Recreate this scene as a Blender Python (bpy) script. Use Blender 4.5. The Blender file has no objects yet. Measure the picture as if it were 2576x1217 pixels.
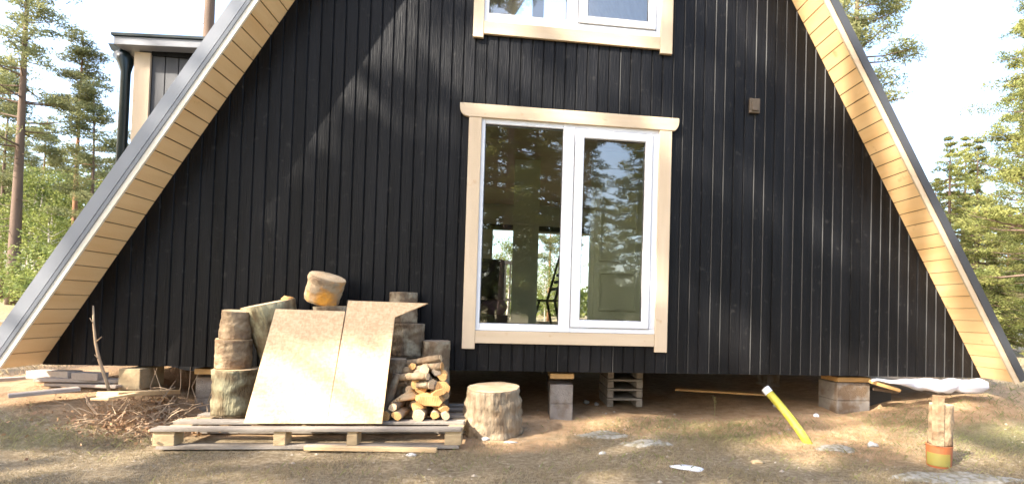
import bpy, bmesh, math, random
from mathutils import Vector, Matrix, noise
random.seed(11)
R = math.radians
C = bpy.context.scene.collection
scene = bpy.context.scene

# ------------------------------------------------------------------ camera
F = 1300.0                       # focal length in pixels of a 2576 px wide frame
CP = Vector((-0.4731, -5.0641, 1.0717))
yaw, pit, rol = 0.1188, 0.0214, 0.0279
fw = Vector((math.sin(yaw)*math.cos(pit), math.cos(yaw)*math.cos(pit), math.sin(pit)))
r0 = Vector((math.cos(yaw), -math.sin(yaw), 0)); u0 = r0.cross(fw)
rr = r0*math.cos(rol)+u0*math.sin(rol); uu = u0*math.cos(rol)-r0*math.sin(rol)
cd = bpy.data.cameras.new("camera"); cam = bpy.data.objects.new("camera", cd); C.objects.link(cam)
cam.matrix_world = Matrix(((rr.x, uu.x, -fw.x, CP.x), (rr.y, uu.y, -fw.y, CP.y), (rr.z, uu.z, -fw.z, CP.z), (0, 0, 0, 1)))
cd.sensor_width = 36; cd.lens = 36*F/2576; cd.shift_x = (1288-1451)/2576; cd.shift_y = (756-608)/2576
cd.clip_start = 0.05; cd.clip_end = 1500
scene.camera = cam
def ray(u, v): return fw + rr*((u-1451)/F) - uu*((v-756)/F)
def atY(u, v, Y): d = ray(u, v); return CP + d*((Y-CP.y)/d.y)
def atZ(u, v, Z): d = ray(u, v); return CP + d*((Z-CP.z)/d.z)

# ------------------------------------------------------------------ light
SUN = Vector((-0.66, -0.42, 0.62)).normalized()
elev = math.asin(SUN.z); az = math.atan2(SUN.x, SUN.y)
w = bpy.data.worlds.new("World"); scene.world = w; w.use_nodes = True
nt = w.node_tree; bgn = nt.nodes["Background"]
sky = nt.nodes.new("ShaderNodeTexSky"); sky.sky_type = 'NISHITA'; sky.sun_disc = False
sky.sun_elevation = elev; sky.sun_rotation = az; sky.air_density = 1.0; sky.dust_density = 3.0; sky.ozone_density = 1.0
nt.links.new(sky.outputs[0], bgn.inputs[0]); bgn.inputs[1].default_value = 0.15
sl = bpy.data.lights.new("sun", 'SUN'); sl.energy = 3.0; sl.angle = R(0.53); sl.color = (1.0, 0.93, 0.82)
so = bpy.data.objects.new("sun", sl); C.objects.link(so)
so.rotation_euler = SUN.to_track_quat('Z', 'Y').to_euler()
scene.view_settings.view_transform = 'Standard'; scene.view_settings.look = 'None'
scene.view_settings.exposure = 2.5; scene.view_settings.gamma = 1.0
scene.render.engine = 'CYCLES'; scene.cycles.filter_width = 1.6

# ------------------------------------------------------------------ materials
def mat(name, base, rough=.7, var=None, vscale=(6, 6, 6), amount=.5, bump=0, bscale=40, spec=.5, metal=0, var2=None, v2scale=60, v2amt=.3, coord='Object', detail=6, bstretch=(1, 1, 1)):
    m = bpy.data.materials.new(name); m.use_nodes = True; n = m.node_tree; L = n.links
    b = n.nodes["Principled BSDF"]; b.inputs['Roughness'].default_value = rough
    b.inputs['Metallic'].default_value = metal; b.inputs['Specular IOR Level'].default_value = spec
    b.inputs['Base Color'].default_value = (*base, 1)
    tc = n.nodes.new('ShaderNodeTexCoord')
    last = None
    if var:
        mp = n.nodes.new('ShaderNodeMapping'); mp.inputs['Scale'].default_value = vscale; L.new(tc.outputs[coord], mp.inputs[0])
        t = n.nodes.new('ShaderNodeTexNoise'); t.inputs['Scale'].default_value = 1; t.inputs['Detail'].default_value = detail; L.new(mp.outputs[0], t.inputs[0])
        r_ = n.nodes.new('ShaderNodeValToRGB'); r_.color_ramp.elements[0].position = .5-.28*amount-.04; r_.color_ramp.elements[1].position = .5+.28*amount+.04
        r_.color_ramp.elements[0].color = (*base, 1); r_.color_ramp.elements[1].color = (*var, 1)
        L.new(t.outputs[0], r_.inputs[0]); last = r_.outputs[0]
    if var2:
        t = n.nodes.new('ShaderNodeTexNoise'); t.inputs['Scale'].default_value = v2scale; t.inputs['Detail'].default_value = 4; L.new(tc.outputs[coord], t.inputs[0])
        r_ = n.nodes.new('ShaderNodeValToRGB'); r_.color_ramp.elements[0].position = 1-v2amt-.12; r_.color_ramp.elements[1].position = 1-v2amt+.05
        L.new(t.outputs[0], r_.inputs[0])
        mx = n.nodes.new('ShaderNodeMix'); mx.data_type = 'RGBA'; L.new(r_.outputs[0], mx.inputs[0])
        if last: L.new(last, mx.inputs[6])
        else: mx.inputs[6].default_value = (*base, 1)
        mx.inputs[7].default_value = (*var2, 1); last = mx.outputs[2]
    if last: L.new(last, b.inputs['Base Color'])
    if bump:
        mp = n.nodes.new('ShaderNodeMapping'); mp.inputs['Scale'].default_value = tuple(bscale*s for s in bstretch); L.new(tc.outputs[coord], mp.inputs[0])
        t = n.nodes.new('ShaderNodeTexNoise'); t.inputs['Scale'].default_value = 1; t.inputs['Detail'].default_value = 5; L.new(mp.outputs[0], t.inputs[0])
        bp = n.nodes.new('ShaderNodeBump'); bp.inputs['Strength'].default_value = bump; bp.inputs['Distance'].default_value = .02
        L.new(t.outputs[0], bp.inputs['Height']); L.new(bp.outputs[0], b.inputs['Normal'])
    return m
M = {}
M['black'] = mat('black_stain', (.0034, .0034, .0038), .46, (.0088, .0088, .0098), (9, 9, .8), .6, .35, 30, .13, var2=(.030, .028, .026), v2scale=14, v2amt=.27, bstretch=(3, 3, .15))
def weather(m):
    n = m.node_tree; L = n.links; bs = n.nodes['Principled BSDF']; src = bs.inputs['Base Color'].links[0].from_socket
    tc = n.nodes.new('ShaderNodeTexCoord'); sp = n.nodes.new('ShaderNodeSeparateXYZ'); L.new(tc.outputs['Object'], sp.inputs[0])
    mr = n.nodes.new('ShaderNodeMapRange'); L.new(sp.outputs[2], mr.inputs[0]); mr.inputs[1].default_value = 1.25; mr.inputs[2].default_value = .45; mr.inputs[3].default_value = 0; mr.inputs[4].default_value = .30
    t = n.nodes.new('ShaderNodeTexNoise'); t.inputs['Scale'].default_value = 5; t.inputs['Detail'].default_value = 8; L.new(tc.outputs['Object'], t.inputs[0])
    a = n.nodes.new('ShaderNodeMath'); a.operation = 'MULTIPLY'; L.new(mr.outputs[0], a.inputs[0]); L.new(t.outputs[0], a.inputs[1])
    m1 = n.nodes.new('ShaderNodeMix'); m1.data_type = 'RGBA'; L.new(a.outputs[0], m1.inputs[0]); L.new(src, m1.inputs[6]); m1.inputs[7].default_value = (.030, .024, .019, 1)
    # chalky scuffs
    mp = n.nodes.new('ShaderNodeMapping'); mp.inputs['Scale'].default_value = (4, 4, 6); mp.inputs['Rotation'].default_value = (0, .6, 0); L.new(tc.outputs['Object'], mp.inputs[0])
    t2 = n.nodes.new('ShaderNodeTexNoise'); t2.inputs['Scale'].default_value = 1; t2.inputs['Detail'].default_value = 9; t2.inputs['Roughness'].default_value = .75; L.new(mp.outputs[0], t2.inputs[0])
    rp = n.nodes.new('ShaderNodeValToRGB'); rp.color_ramp.elements[0].position = .66; rp.color_ramp.elements[1].position = .80; L.new(t2.outputs[0], rp.inputs[0])
    m2 = n.nodes.new('ShaderNodeMix'); m2.data_type = 'RGBA'; L.new(rp.outputs[0], m2.inputs[0]); L.new(m1.outputs[2], m2.inputs[6]); m2.inputs[7].default_value = (.07, .068, .065, 1)
    # board to board variation of the stain
    fl = n.nodes.new('ShaderNodeMath'); fl.operation = 'MULTIPLY'; L.new(sp.outputs[0], fl.inputs[0]); fl.inputs[1].default_value = 1/.11
    fo = n.nodes.new('ShaderNodeMath'); fo.operation = 'ADD'; L.new(fl.outputs[0], fo.inputs[0]); fo.inputs[1].default_value = 4.557/.11
    ff = n.nodes.new('ShaderNodeMath'); ff.operation = 'FLOOR'; L.new(fo.outputs[0], ff.inputs[0])
    wn = n.nodes.new('ShaderNodeTexWhiteNoise'); wn.noise_dimensions = '1D'; L.new(ff.outputs[0], wn.inputs['W'])
    m3 = n.nodes.new('ShaderNodeMapRange'); L.new(wn.outputs[0], m3.inputs[0]); m3.inputs[3].default_value = .75; m3.inputs[4].default_value = 1.3
    hs = n.nodes.new('ShaderNodeHueSaturation'); L.new(m2.outputs[2], hs.inputs['Color']); L.new(m3.outputs[0], hs.inputs['Value']); L.new(hs.outputs[0], bs.inputs['Base Color'])
weather(M['black'])
M['edge'] = mat('sun_caught_board_edge', (.018, .018, .018), .6, (.045, .044, .042), (6, 6, 1.2), .5)  # lighter colour stands in for sun catching the groove edges
M['cream'] = mat('planed_pine', (.60, .48, .335), .6, (.51, .385, .25), (1.5, 9, 14), .8, .1, 60, .3, var2=(.42, .24, .12), v2scale=9, v2amt=.20)
M['creamV'] = mat('planed_pine_upright', (.61, .49, .345), .6, (.52, .395, .26), (14, 14, 1.2), .8, .1, 60, .3, var2=(.42, .24, .12), v2scale=9, v2amt=.20)
M['soffit'] = mat('soffit_pine', (.87, .61, .32), .6, (.78, .50, .23), (9, 1.5, 9), .7, .1, 60, .3, var2=(.50, .28, .12), v2scale=7, v2amt=.22)
M['soffitgap'] = mat('soffit_gap', (.12, .06, .025), .9)
M['verge'] = mat('verge_metal', (.24, .245, .26), .42, (.29, .295, .31), (2, 2, 2), .6, spec=.5)
M['trimwhite'] = mat('pale_verge_trim', (.82, .72, .56), .5)
M['roof'] = mat('roof_metal', (.05, .052, .058), .45, metal=.0)
M['pvc'] = mat('white_frame', (.70, .71, .72), .32, (.66, .66, .68), (3, 3, 3), .6)
M['gasket'] = mat('gasket', (.03, .03, .03), .6)
M['intwall'] = mat('interior_olive_paint', (.64, .64, .44), .55, (.60, .60, .42), (2, 2, 2), .5)
M['intceil'] = mat('interior_timber', (.52, .38, .22), .7, (.42, .29, .16), (1, 8, 8), .7)
M['intfloor'] = mat('interior_floor', (.5, .38, .26), .5, (.42, .30, .2), (8, 1, 1), .7)
M['dark'] = mat('dark_timber', (.02, .017, .014), .7, (.03, .025, .02), (6, 6, 6), .7)
M['joist'] = mat('floor_joist', (.13, .085, .05), .8, (.08, .05, .03), (1, 8, 8), .7)
M['bark'] = mat('bark', (.20, .14, .085), .9, (.09, .062, .04), (22, 22, 9), .7, .9, 55, .2, var2=(.30, .25, .17), v2scale=9, v2amt=.40, bstretch=(1, 1, .35))
M['barkbirch'] = mat('pale_bark', (.36, .265, .16), .8, (.12, .072, .04), (9, 9, 14), .6, .5, 45, .2, var2=(.20, .12, .065), v2scale=8, v2amt=.36)
M['barkblock'] = mat('furrowed_pale_bark', (.35, .275, .18), .85, (.15, .10, .06), (24, 24, 4), .75, .9, 50, .2, var2=(.24, .16, .09), v2scale=7, v2amt=.30, bstretch=(1, 1, .25))
M['barkgreen'] = mat('mossy_bark', (.20, .15, .085), .9, (.095, .066, .035), (16, 16, 5), .7, .9, 50, .2, var2=(.27, .24, .145), v2scale=8, v2amt=.45, bstretch=(1, 1, .35))
M['barkorange'] = mat('peeled_bark', (.42, .32, .20), .8, (.20, .13, .08), (9, 9, 9), .7, .5, 45, .2, var2=(.72, .32, .05), v2scale=4.5, v2amt=.40)
M['pinebark'] = mat('pine_bark', (.15, .10, .07), .9, (.09, .065, .05), (4, 4, 1), .7, .4, 8, .2)
M['pinebarkred'] = mat('red_pine_bark', (.28, .14, .07), .9, (.12, .07, .045), (3, 3, .4), .8, .4, 8, .2)
M['birchtrunk'] = mat('birch_trunk', (.55, .50, .43), .8, (.25, .2, .16), (4, 4, 6), .6)
def ringed(name, a, b):
    m = mat(name, a, .75); n = m.node_tree; L = n.links; bs = n.nodes['Principled BSDF']
    tc = n.nodes.new('ShaderNodeTexCoord'); t = n.nodes.new('ShaderNodeTexNoise'); t.inputs['Scale'].default_value = 9; t.inputs['Detail'].default_value = 5
    L.new(tc.outputs['Object'], t.inputs[0]); r_ = n.nodes.new('ShaderNodeValToRGB')
    r_.color_ramp.elements[0].position = .38; r_.color_ramp.elements[1].position = .62
    r_.color_ramp.elements[0].color = (*a, 1); r_.color_ramp.elements[1].color = (*b, 1)
    L.new(t.outputs[0], r_.inputs[0])
    vm = n.nodes.new('ShaderNodeVectorMath'); vm.operation = 'MULTIPLY'; L.new(tc.outputs['Object'], vm.inputs[0]); vm.inputs[1].default_value = (1, 1, 0)
    ln = n.nodes.new('ShaderNodeVectorMath'); ln.operation = 'LENGTH'; L.new(vm.outputs[0], ln.inputs[0])
    a_ = n.nodes.new('ShaderNodeMath'); a_.operation = 'MULTIPLY_ADD'; L.new(t.outputs[0], a_.inputs[0]); a_.inputs[1].default_value = .05; L.new(ln.outputs[1], a_.inputs[2])
    s_ = n.nodes.new('ShaderNodeMath'); s_.operation = 'MULTIPLY'; L.new(a_.outputs[0], s_.inputs[0]); s_.inputs[1].default_value = 420
    w_ = n.nodes.new('ShaderNodeMath'); w_.operation = 'SINE'; L.new(s_.outputs[0], w_.inputs[0])
    q_ = n.nodes.new('ShaderNodeMapRange'); L.new(w_.outputs[0], q_.inputs[0]); q_.inputs[1].default_value = -1; q_.inputs[3].default_value = .72; q_.inputs[4].default_value = 1.08
    hs = n.nodes.new('ShaderNodeHueSaturation'); L.new(r_.outputs[0], hs.inputs['Color']); L.new(q_.outputs[0], hs.inputs['Value']); L.new(hs.outputs[0], bs.inputs['Base Color']); return m
M['cut'] = ringed('sawn_wood', (.62, .46, .28), (.48, .33, .18))
M['cutorange'] = ringed('fresh_split_wood', (.60, .34, .12), (.44, .22, .07))
M['cutgrey'] = ringed('weathered_sawn_wood', (.34, .26, .18), (.24, .18, .13))
def osb():
    m = mat('strand_board', (.62, .42, .22), .7); n = m.node_tree; L = n.links; bs = n.nodes['Principled BSDF']
    tc = n.nodes.new('ShaderNodeTexCoord'); mix = []
    for sc, rz in (((24, 24, 60), .3), ((60, 60, 22), 1.1)):
        mp = n.nodes.new('ShaderNodeMapping'); mp.inputs['Scale'].default_value = sc; mp.inputs['Rotation'].default_value = (0, rz, 0)
        L.new(tc.outputs['Object'], mp.inputs[0]); v = n.nodes.new('ShaderNodeTexVoronoi'); L.new(mp.outputs[0], v.inputs[0]); v.inputs['Scale'].default_value = 1.3
        mix.append(v.outputs['Color'])
    a = n.nodes.new('ShaderNodeMix'); a.data_type = 'RGBA'; a.inputs[0].default_value = .5; L.new(mix[0], a.inputs[6]); L.new(mix[1], a.inputs[7])
    bw = n.nodes.new('ShaderNodeRGBToBW'); L.new(a.outputs[2], bw.inputs[0]); r_ = n.nodes.new('ShaderNodeValToRGB')
    r_.color_ramp.elements[0].position = .28; r_.color_ramp.elements[1].position = .72
    r_.color_ramp.elements[0].color = (.50, .32, .165, 1); r_.color_ramp.elements[1].color = (.64, .45, .26, 1)
    L.new(bw.outputs[0], r_.inputs[0]); L.new(r_.outputs[0], bs.inputs['Base Color']); return m
M['osb'] = osb()
M['pallet'] = mat('weathered_pallet_wood', (.31, .27, .225), .85, (.15, .12, .09), (2, 14, 14), .7, .3, 40, .2)
M['palletblock'] = mat('pallet_block_wood', (.44, .33, .19), .85, (.29, .205, .115), (8, 8, 20), .7, .3, 40, .2)
M['plank'] = mat('grey_plank', (.42, .35, .29), .8, (.28, .22, .17), (2, 12, 12), .7, .3, 40, .2)
M['planklight'] = mat('fresh_plank', (.62, .44, .24), .8, (.50, .33, .17), (2, 12, 12), .7, .3, 40, .2)
M['concrete'] = mat('concrete_block', (.27, .235, .20), .9, (.17, .145, .12), (9, 9, 9), .8, .6, 90, .2, var2=(.14, .095, .06), v2scale=6, v2amt=.42)
M['shim'] = mat('timber_shim', (.46, .27, .09), .8, (.34, .19, .07), (3, 14, 14), .6)
M['yellow'] = mat('yellow_plastic', (.45, .40, .03), .5, (.36, .32, .04), (9, 9, 9), .6, .2, 60, var2=(.30, .24, .10), v2scale=22, v2amt=.30)
M['white'] = mat('white_plastic', (.72, .72, .74), .5, (.6, .6, .62), (6, 6, 6), .5)
M['tarp'] = mat('white_tarp', (.70, .70, .76), .45, (.60, .60, .68), (8, 8, 8), .5, .4, 18)
M['orange'] = mat('orange_plastic', (.36, .105, .032), .6, (.26, .085, .03), (8, 8, 8), .6)
M['olive'] = mat('lime_label', (.21, .20, .045), .6, (.27, .18, .035), (8, 8, 8), .6)
M['stone'] = mat('pale_stone', (.42, .40, .37), .9, (.30, .28, .25), (14, 14, 14), .6, .6, 40)
M['twig'] = mat('dry_twig', (.46, .34, .21), .9, (.28, .18, .11), (9, 9, 9), .7)
M['twigred'] = mat('dead_leaves', (.30, .15, .08), .9, (.42, .28, .15), (9, 9, 9), .7)
M['car'] = mat('silver_car_paint', (.42, .44, .48), .25, spec=.6); M['carglass'] = mat('car_glass', (.02, .025, .035), .08); M['tyre'] = mat('tyre', (.02, .02, .02), .8)
M['gutter'] = mat('black_gutter', (.010, .020, .022), .3)
M['cushion'] = mat('mauve_cloth', (.22, .12, .13), .9, (.15, .09, .10), (9, 9, 9), .6)
# glass
g = bpy.data.materials.new('window_glass'); g.use_nodes = True; n = g.node_tree; L = n.links
out = n.nodes['Material Output']; n.nodes.remove(n.nodes['Principled BSDF'])
tr = n.nodes.new('ShaderNodeBsdfTransparent'); tr.inputs[0].default_value = (.97, .98, .95, 1)
gl = n.nodes.new('ShaderNodeBsdfGlossy'); gl.inputs['Roughness'].default_value = .0
fr = n.nodes.new('ShaderNodeFresnel'); fr.inputs[0].default_value = 1.5
ad = n.nodes.new('ShaderNodeMath'); ad.operation = 'ADD'; ad.inputs[1].default_value = .075; L.new(fr.outputs[0], ad.inputs[0])
mx = n.nodes.new('ShaderNodeMixShader'); L.new(ad.outputs[0], mx.inputs[0]); L.new(tr.outputs[0], mx.inputs[1]); L.new(gl.outputs[0], mx.inputs[2]); L.new(mx.outputs[0], out.inputs[0])
M['glass'] = g
def leafmat(name, a, b, rnd=.25):
    m = bpy.data.materials.new(name); m.use_nodes = True; n = m.node_tree; L = n.links
    bs = n.nodes['Principled BSDF']; bs.inputs['Roughness'].default_value = .65; bs.inputs['Specular IOR Level'].default_value = .25
    tc = n.nodes.new('ShaderNodeTexCoord'); t = n.nodes.new('ShaderNodeTexNoise'); t.inputs['Scale'].default_value = 1.1; t.inputs['Detail'].default_value = 4; L.new(tc.outputs['Object'], t.inputs[0])
    r_ = n.nodes.new('ShaderNodeValToRGB'); r_.color_ramp.elements[0].position = .38; r_.color_ramp.elements[1].position = .62
    r_.color_ramp.elements[0].color = (*a, 1); r_.color_ramp.elements[1].color = (*b, 1); L.new(t.outputs[0], r_.inputs[0])
    oi = n.nodes.new('ShaderNodeObjectInfo'); hs = n.nodes.new('ShaderNodeHueSaturation'); mr = n.nodes.new('ShaderNodeMapRange')
    mr.inputs[3].default_value = 1-rnd; mr.inputs[4].default_value = 1+rnd; L.new(oi.outputs['Random'], mr.inputs[0]); L.new(mr.outputs[0], hs.inputs['Value']); L.new(r_.outputs[0], hs.inputs['Color'])
    L.new(hs.outputs[0], bs.inputs['Base Color'])
    tl = n.nodes.new('ShaderNodeBsdfTranslucent'); L.new(hs.outputs[0], tl.inputs[0]); mx = n.nodes.new('ShaderNodeMixShader'); mx.inputs[0].default_value = .45
    L.new(bs.outputs[0], mx.inputs[1]); L.new(tl.outputs[0], mx.inputs[2]); L.new(mx.outputs[0], n.nodes['Material Output'].inputs[0])
    return m
M['pine'] = leafmat('pine_needles', (.12, .135, .055), (.23, .225, .095))
M['spruce'] = leafmat('spruce_needles', (.135, .155, .045), (.28, .275, .085))
M['leafy'] = leafmat('young_leaves', (.10, .135, .035), (.21, .225, .06))
M['grassy'] = leafmat('meadow_grass', (.12, .15, .03), (.22, .20, .06))
M['drygrass'] = leafmat('dry_grass_blades', (.42, .33, .20), (.30, .235, .125))
M['greengrass'] = leafmat('green_grass_blades', (.24, .25, .09), (.34, .30, .14))
# ground material
gm = bpy.data.materials.new('earth_and_dry_grass'); gm.use_nodes = True; n = gm.node_tree; L = n.links; bs = n.nodes['Principled BSDF']; bs.inputs['Roughness'].default_value = .95; bs.inputs['Specular IOR Level'].default_value = .15
tc = n.nodes.new('ShaderNodeTexCoord')
def nz(scale, detail, rough=.6):
    t = n.nodes.new('ShaderNodeTexNoise'); t.inputs['Scale'].default_value = scale; t.inputs['Detail'].default_value = detail; t.inputs['Roughness'].default_value = rough; L.new(tc.outputs['Object'], t.inputs[0]); return t.outputs[0]
def ramp(src, stops):
    r_ = n.nodes.new('ShaderNodeValToRGB'); e = r_.color_ramp.elements
    while len(e) < len(stops): e.new(.5)
    for k, (p, c) in enumerate(stops): e[k].position = p; e[k].color = (*c, 1)
    L.new(src, r_.inputs[0]); return r_.outputs[0]
def mixc(f, a, b, mode='MIX'):
    m = n.nodes.new('ShaderNodeMix'); m.data_type = 'RGBA'; m.blend_type = mode
    for s, k in ((f, 0), (a, 6), (b, 7)):
        if isinstance(s, float): m.inputs[k].default_value = s
        else: L.new(s, m.inputs[k])
    return m.outputs[2]
gcol = ramp(nz(26, 9, .72), [(.28, (.12, .084, .046)), (.46, (.21, .155, .09)), (.58, (.29, .225, .14)), (.74, (.40, .335, .24))])
gdirt = ramp(nz(9, 7, .6), [(.32, (.30, .185, .095)), (.66, (.45, .295, .165))])
ggreen = ramp(nz(30, 7, .7), [(.3, (.12, .105, .05)), (.7, (.26, .23, .11))])
att = n.nodes.new('ShaderNodeVertexColor'); att.layer_name = 'zone'
sep = n.nodes.new('ShaderNodeSeparateColor'); L.new(att.outputs[0], sep.inputs[0])
def soft(src, edge):   # zone weight broken up by noise
    a = n.nodes.new('ShaderNodeMath'); a.operation = 'MULTIPLY_ADD'; L.new(edge, a.inputs[0]); a.inputs[1].default_value = .9; a.inputs[2].default_value = -.45
    b_ = n.nodes.new('ShaderNodeMath'); b_.operation = 'ADD'; L.new(src, b_.inputs[0]); L.new(a.outputs[0], b_.inputs[1]); b_.use_clamp = True
    return ramp(b_.outputs[0], [(.35, (0, 0, 0)), (.65, (1, 1, 1))])
e1 = nz(5, 8, .7)
c1 = mixc(soft(sep.outputs[0], e1), gcol, gdirt)
c2 = mixc(soft(sep.outputs[1], nz(3.5, 8, .7)), c1, ggreen)
gsand = ramp(nz(6, 6), [(.3, (.38, .31, .2)), (.7, (.55, .46, .32))])
c3 = mixc(soft(sep.outputs[2], e1), c2, gsand)
L.new(c3, bs.inputs['Base Color'])
bp = n.nodes.new('ShaderNodeBump'); bp.inputs['Strength'].default_value = .9; bp.inputs['Distance'].default_value = .03; L.new(nz(45, 8, .7), bp.inputs['Height']); L.new(bp.outputs[0], bs.inputs['Normal'])
M['ground'] = gm

# ------------------------------------------------------------------ helpers
def link(o, parent=None):
    C.objects.link(o)
    if parent: o.parent = parent
    return o
def tag(o, label=None, cat=None, group=None, kind=None):
    if label: o['label'] = label
    if cat: o['category'] = cat
    if group: o['group'] = group
    if kind: o['kind'] = kind
    return o
def empty(name, loc=(0, 0, 0), label=None, cat=None, group=None):
    o = bpy.data.objects.new(name, None); link(o); o.location = loc; o.empty_display_size = .2
    return tag(o, label, cat, group)
class MB:
    def __init__(s): s.v = []; s.f = []
    def poly(s, pts): k = len(s.v); s.v += [tuple(p) for p in pts]; s.f.append(tuple(range(k, k+len(pts))))
    def prism(s, pts, d):      # polygon extruded by vector d
        k = len(s.v); m = len(pts); d = Vector(d)
        s.v += [tuple(p) for p in pts] + [tuple(Vector(p)+d) for p in pts]
        s.f.append(tuple(range(k, k+m))); s.f.append(tuple(range(k+2*m-1, k+m-1, -1)))
        for i in range(m): j = (i+1) % m; s.f.append((k+j, k+i, k+m+i, k+m+j))
    def box(s, a, b):
        x0, y0, z0 = a; x1, y1, z1 = b
        s.prism([(x0, y0, z0), (x1, y0, z0), (x1, y0, z1), (x0, y0, z1)], (0, y1-y0, 0))
    def obox(s, c, size, rot=(0, 0, 0), jit=0):   # oriented box
        mt = Matrix.Rotation(rot[2], 3, 'Z') @ Matrix.Rotation(rot[1], 3, 'Y') @ Matrix.Rotation(rot[0], 3, 'X'); c = Vector(c); k = len(s.v)
        for dz in (-.5, .5):
            for dx, dy in ((-.5, -.5), (.5, -.5), (.5, .5), (-.5, .5)):
                s.v.append(tuple(c + mt @ Vector((dx*size[0]+random.uniform(-jit, jit), dy*size[1]+random.uniform(-jit, jit), dz*size[2]+random.uniform(-jit, jit)))))
        s.f += [(k+3, k+2, k+1, k), (k+4, k+5, k+6, k+7), (k, k+1, k+5, k+4), (k+1, k+2, k+6, k+5), (k+2, k+3, k+7, k+6), (k+3, k, k+4, k+7)]
    def tube(s, pts, rad, seg=8, cap=True, rough=0, sd=0, ridge=0):
        k = len(s.v); n_ = len(pts); pts = [Vector(p) for p in pts]
        for i, p in enumerate(pts):
            t = (pts[min(i+1, n_-1)]-pts[max(i-1, 0)]).normalized(); a = t.cross(Vector((.13, .93, .31))).normalized(); b = t.cross(a)
            for j in range(seg):
                an = 2*math.pi*j/seg; r_ = rad[i]
                if ridge: r_ *= 1+ridge*(abs(noise.noise(Vector((math.cos(an)*7+sd, math.sin(an)*7, i*.10))))-.2)+ridge*.5*noise.noise(Vector((math.cos(an)*16, math.sin(an)*16+sd, i*.35)))
                if rough: r_ *= 1+rough*noise.noise(Vector((math.cos(an)*1.6+sd, math.sin(an)*1.6, i*.35+sd*2)))+rough*.5*noise.noise(Vector((math.cos(an)*5+sd, math.sin(an)*5, i*.9)))
                s.v.append(tuple(p+a*math.cos(an)*r_+b*math.sin(an)*r_))
        for i in range(n_-1):
            for j in range(seg): jj = (j+1) % seg; s.f.append((k+i*seg+j, k+i*seg+jj, k+(i+1)*seg+jj, k+(i+1)*seg+j))
        if cap: s.f.append(tuple(range(k+seg-1, k-1, -1))); s.f.append(tuple(range(k+(n_-1)*seg, k+n_*seg)))
    def mesh(s, name):
        m = bpy.data.meshes.new(name); m.from_pydata(s.v, [], s.f); m.update(); return m
    def build(s, name, m, parent=None, smooth=False, bevel=0, fix=True):
        me = s.mesh(name)
        if fix:
            bm = bmesh.new(); bm.from_mesh(me); bmesh.ops.recalc_face_normals(bm, faces=bm.faces); bm.to_mesh(me); bm.free()
        if smooth:
            for p in me.polygons: p.use_smooth = True
        me.materials.append(m); o = bpy.data.objects.new(name, me); link(o, parent)
        if bevel:
            b = o.modifiers.new('bevel', 'BEVEL'); b.width = bevel; b.segments = 2; b.limit_method = 'ANGLE'
        return o
def sstep(a, b, x): t = max(0, min(1, (x-a)/(b-a))); return t*t*(3-2*t)

# ------------------------------------------------------------------ ground
def gh(x, y):
    h = .30*sstep(-2.9, -4.7, x)*sstep(-1.5, -.1, y)
    h += .28*sstep(2.9, 4.5, x)*sstep(-1.3, .2, y) + .07*sstep(1.2, 3.0, x)*sstep(-1.0, .1, y)*(1-sstep(2.9, 4.5, x))
    h += .09*sstep(-2.2, -3.3, x)*sstep(-.6, .3, y)*(1-sstep(-2.9, -4.7, x))
    far = sstep(6, 32, x)*sstep(-30, 10, y); h -= 1.1*far
    h += .8*sstep(-14, -40, x)*sstep(-5, 20, y)
    h += .10*math.exp(-(((x+3.75)/.55)**2+((y-.15)/.35)**2))         # heap of earth on the left
    h += .05*noise.noise(Vector((x*.7, y*.7, 3)))*(1 if abs(x) < 12 else .8) + .022*noise.noise(Vector((x*2.6, y*2.6, 7))) + .012*noise.noise(Vector((x*7, y*7, 1)))
    # flatten under the pallet
    k = sstep(-3.5, -3.1, x)*(1-sstep(-.7, -.3, x))*sstep(-1.6, -1.2, y)*(1-sstep(.3, .5, y)); h = h*(1-k)+k*(.0+.25*(h)-.012)
    return h
def axis(lo, hi, step, far, mul):
    a = []; x = lo
    while x <= hi: a.append(x); x += step
    s_ = step; x = a[-1]
    while x < far: s_ *= mul; x += s_; a.append(x)
    s_ = step; x = a[0]
    while x > -far: s_ *= mul; x -= s_; a.insert(0, x)
    return a
xs = axis(-6.2, 6.2, .055, 420, 1.13); ys = axis(-2.4, 2.2, .055, 420, 1.13)
vs = [(x, y, gh(x, y)) for y in ys for x in xs]; nx = len(xs)
fs = [(j*nx+i, j*nx+i+1, (j+1)*nx+i+1, (j+1)*nx+i) for j in range(len(ys)-1) for i in range(nx-1)]
me = bpy.data.meshes.new('ground'); me.from_pydata(vs, [], fs); me.update()
for p in me.polygons: p.use_smooth = True
zc = me.color_attributes.new('zone', 'FLOAT_COLOR', 'POINT')
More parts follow.
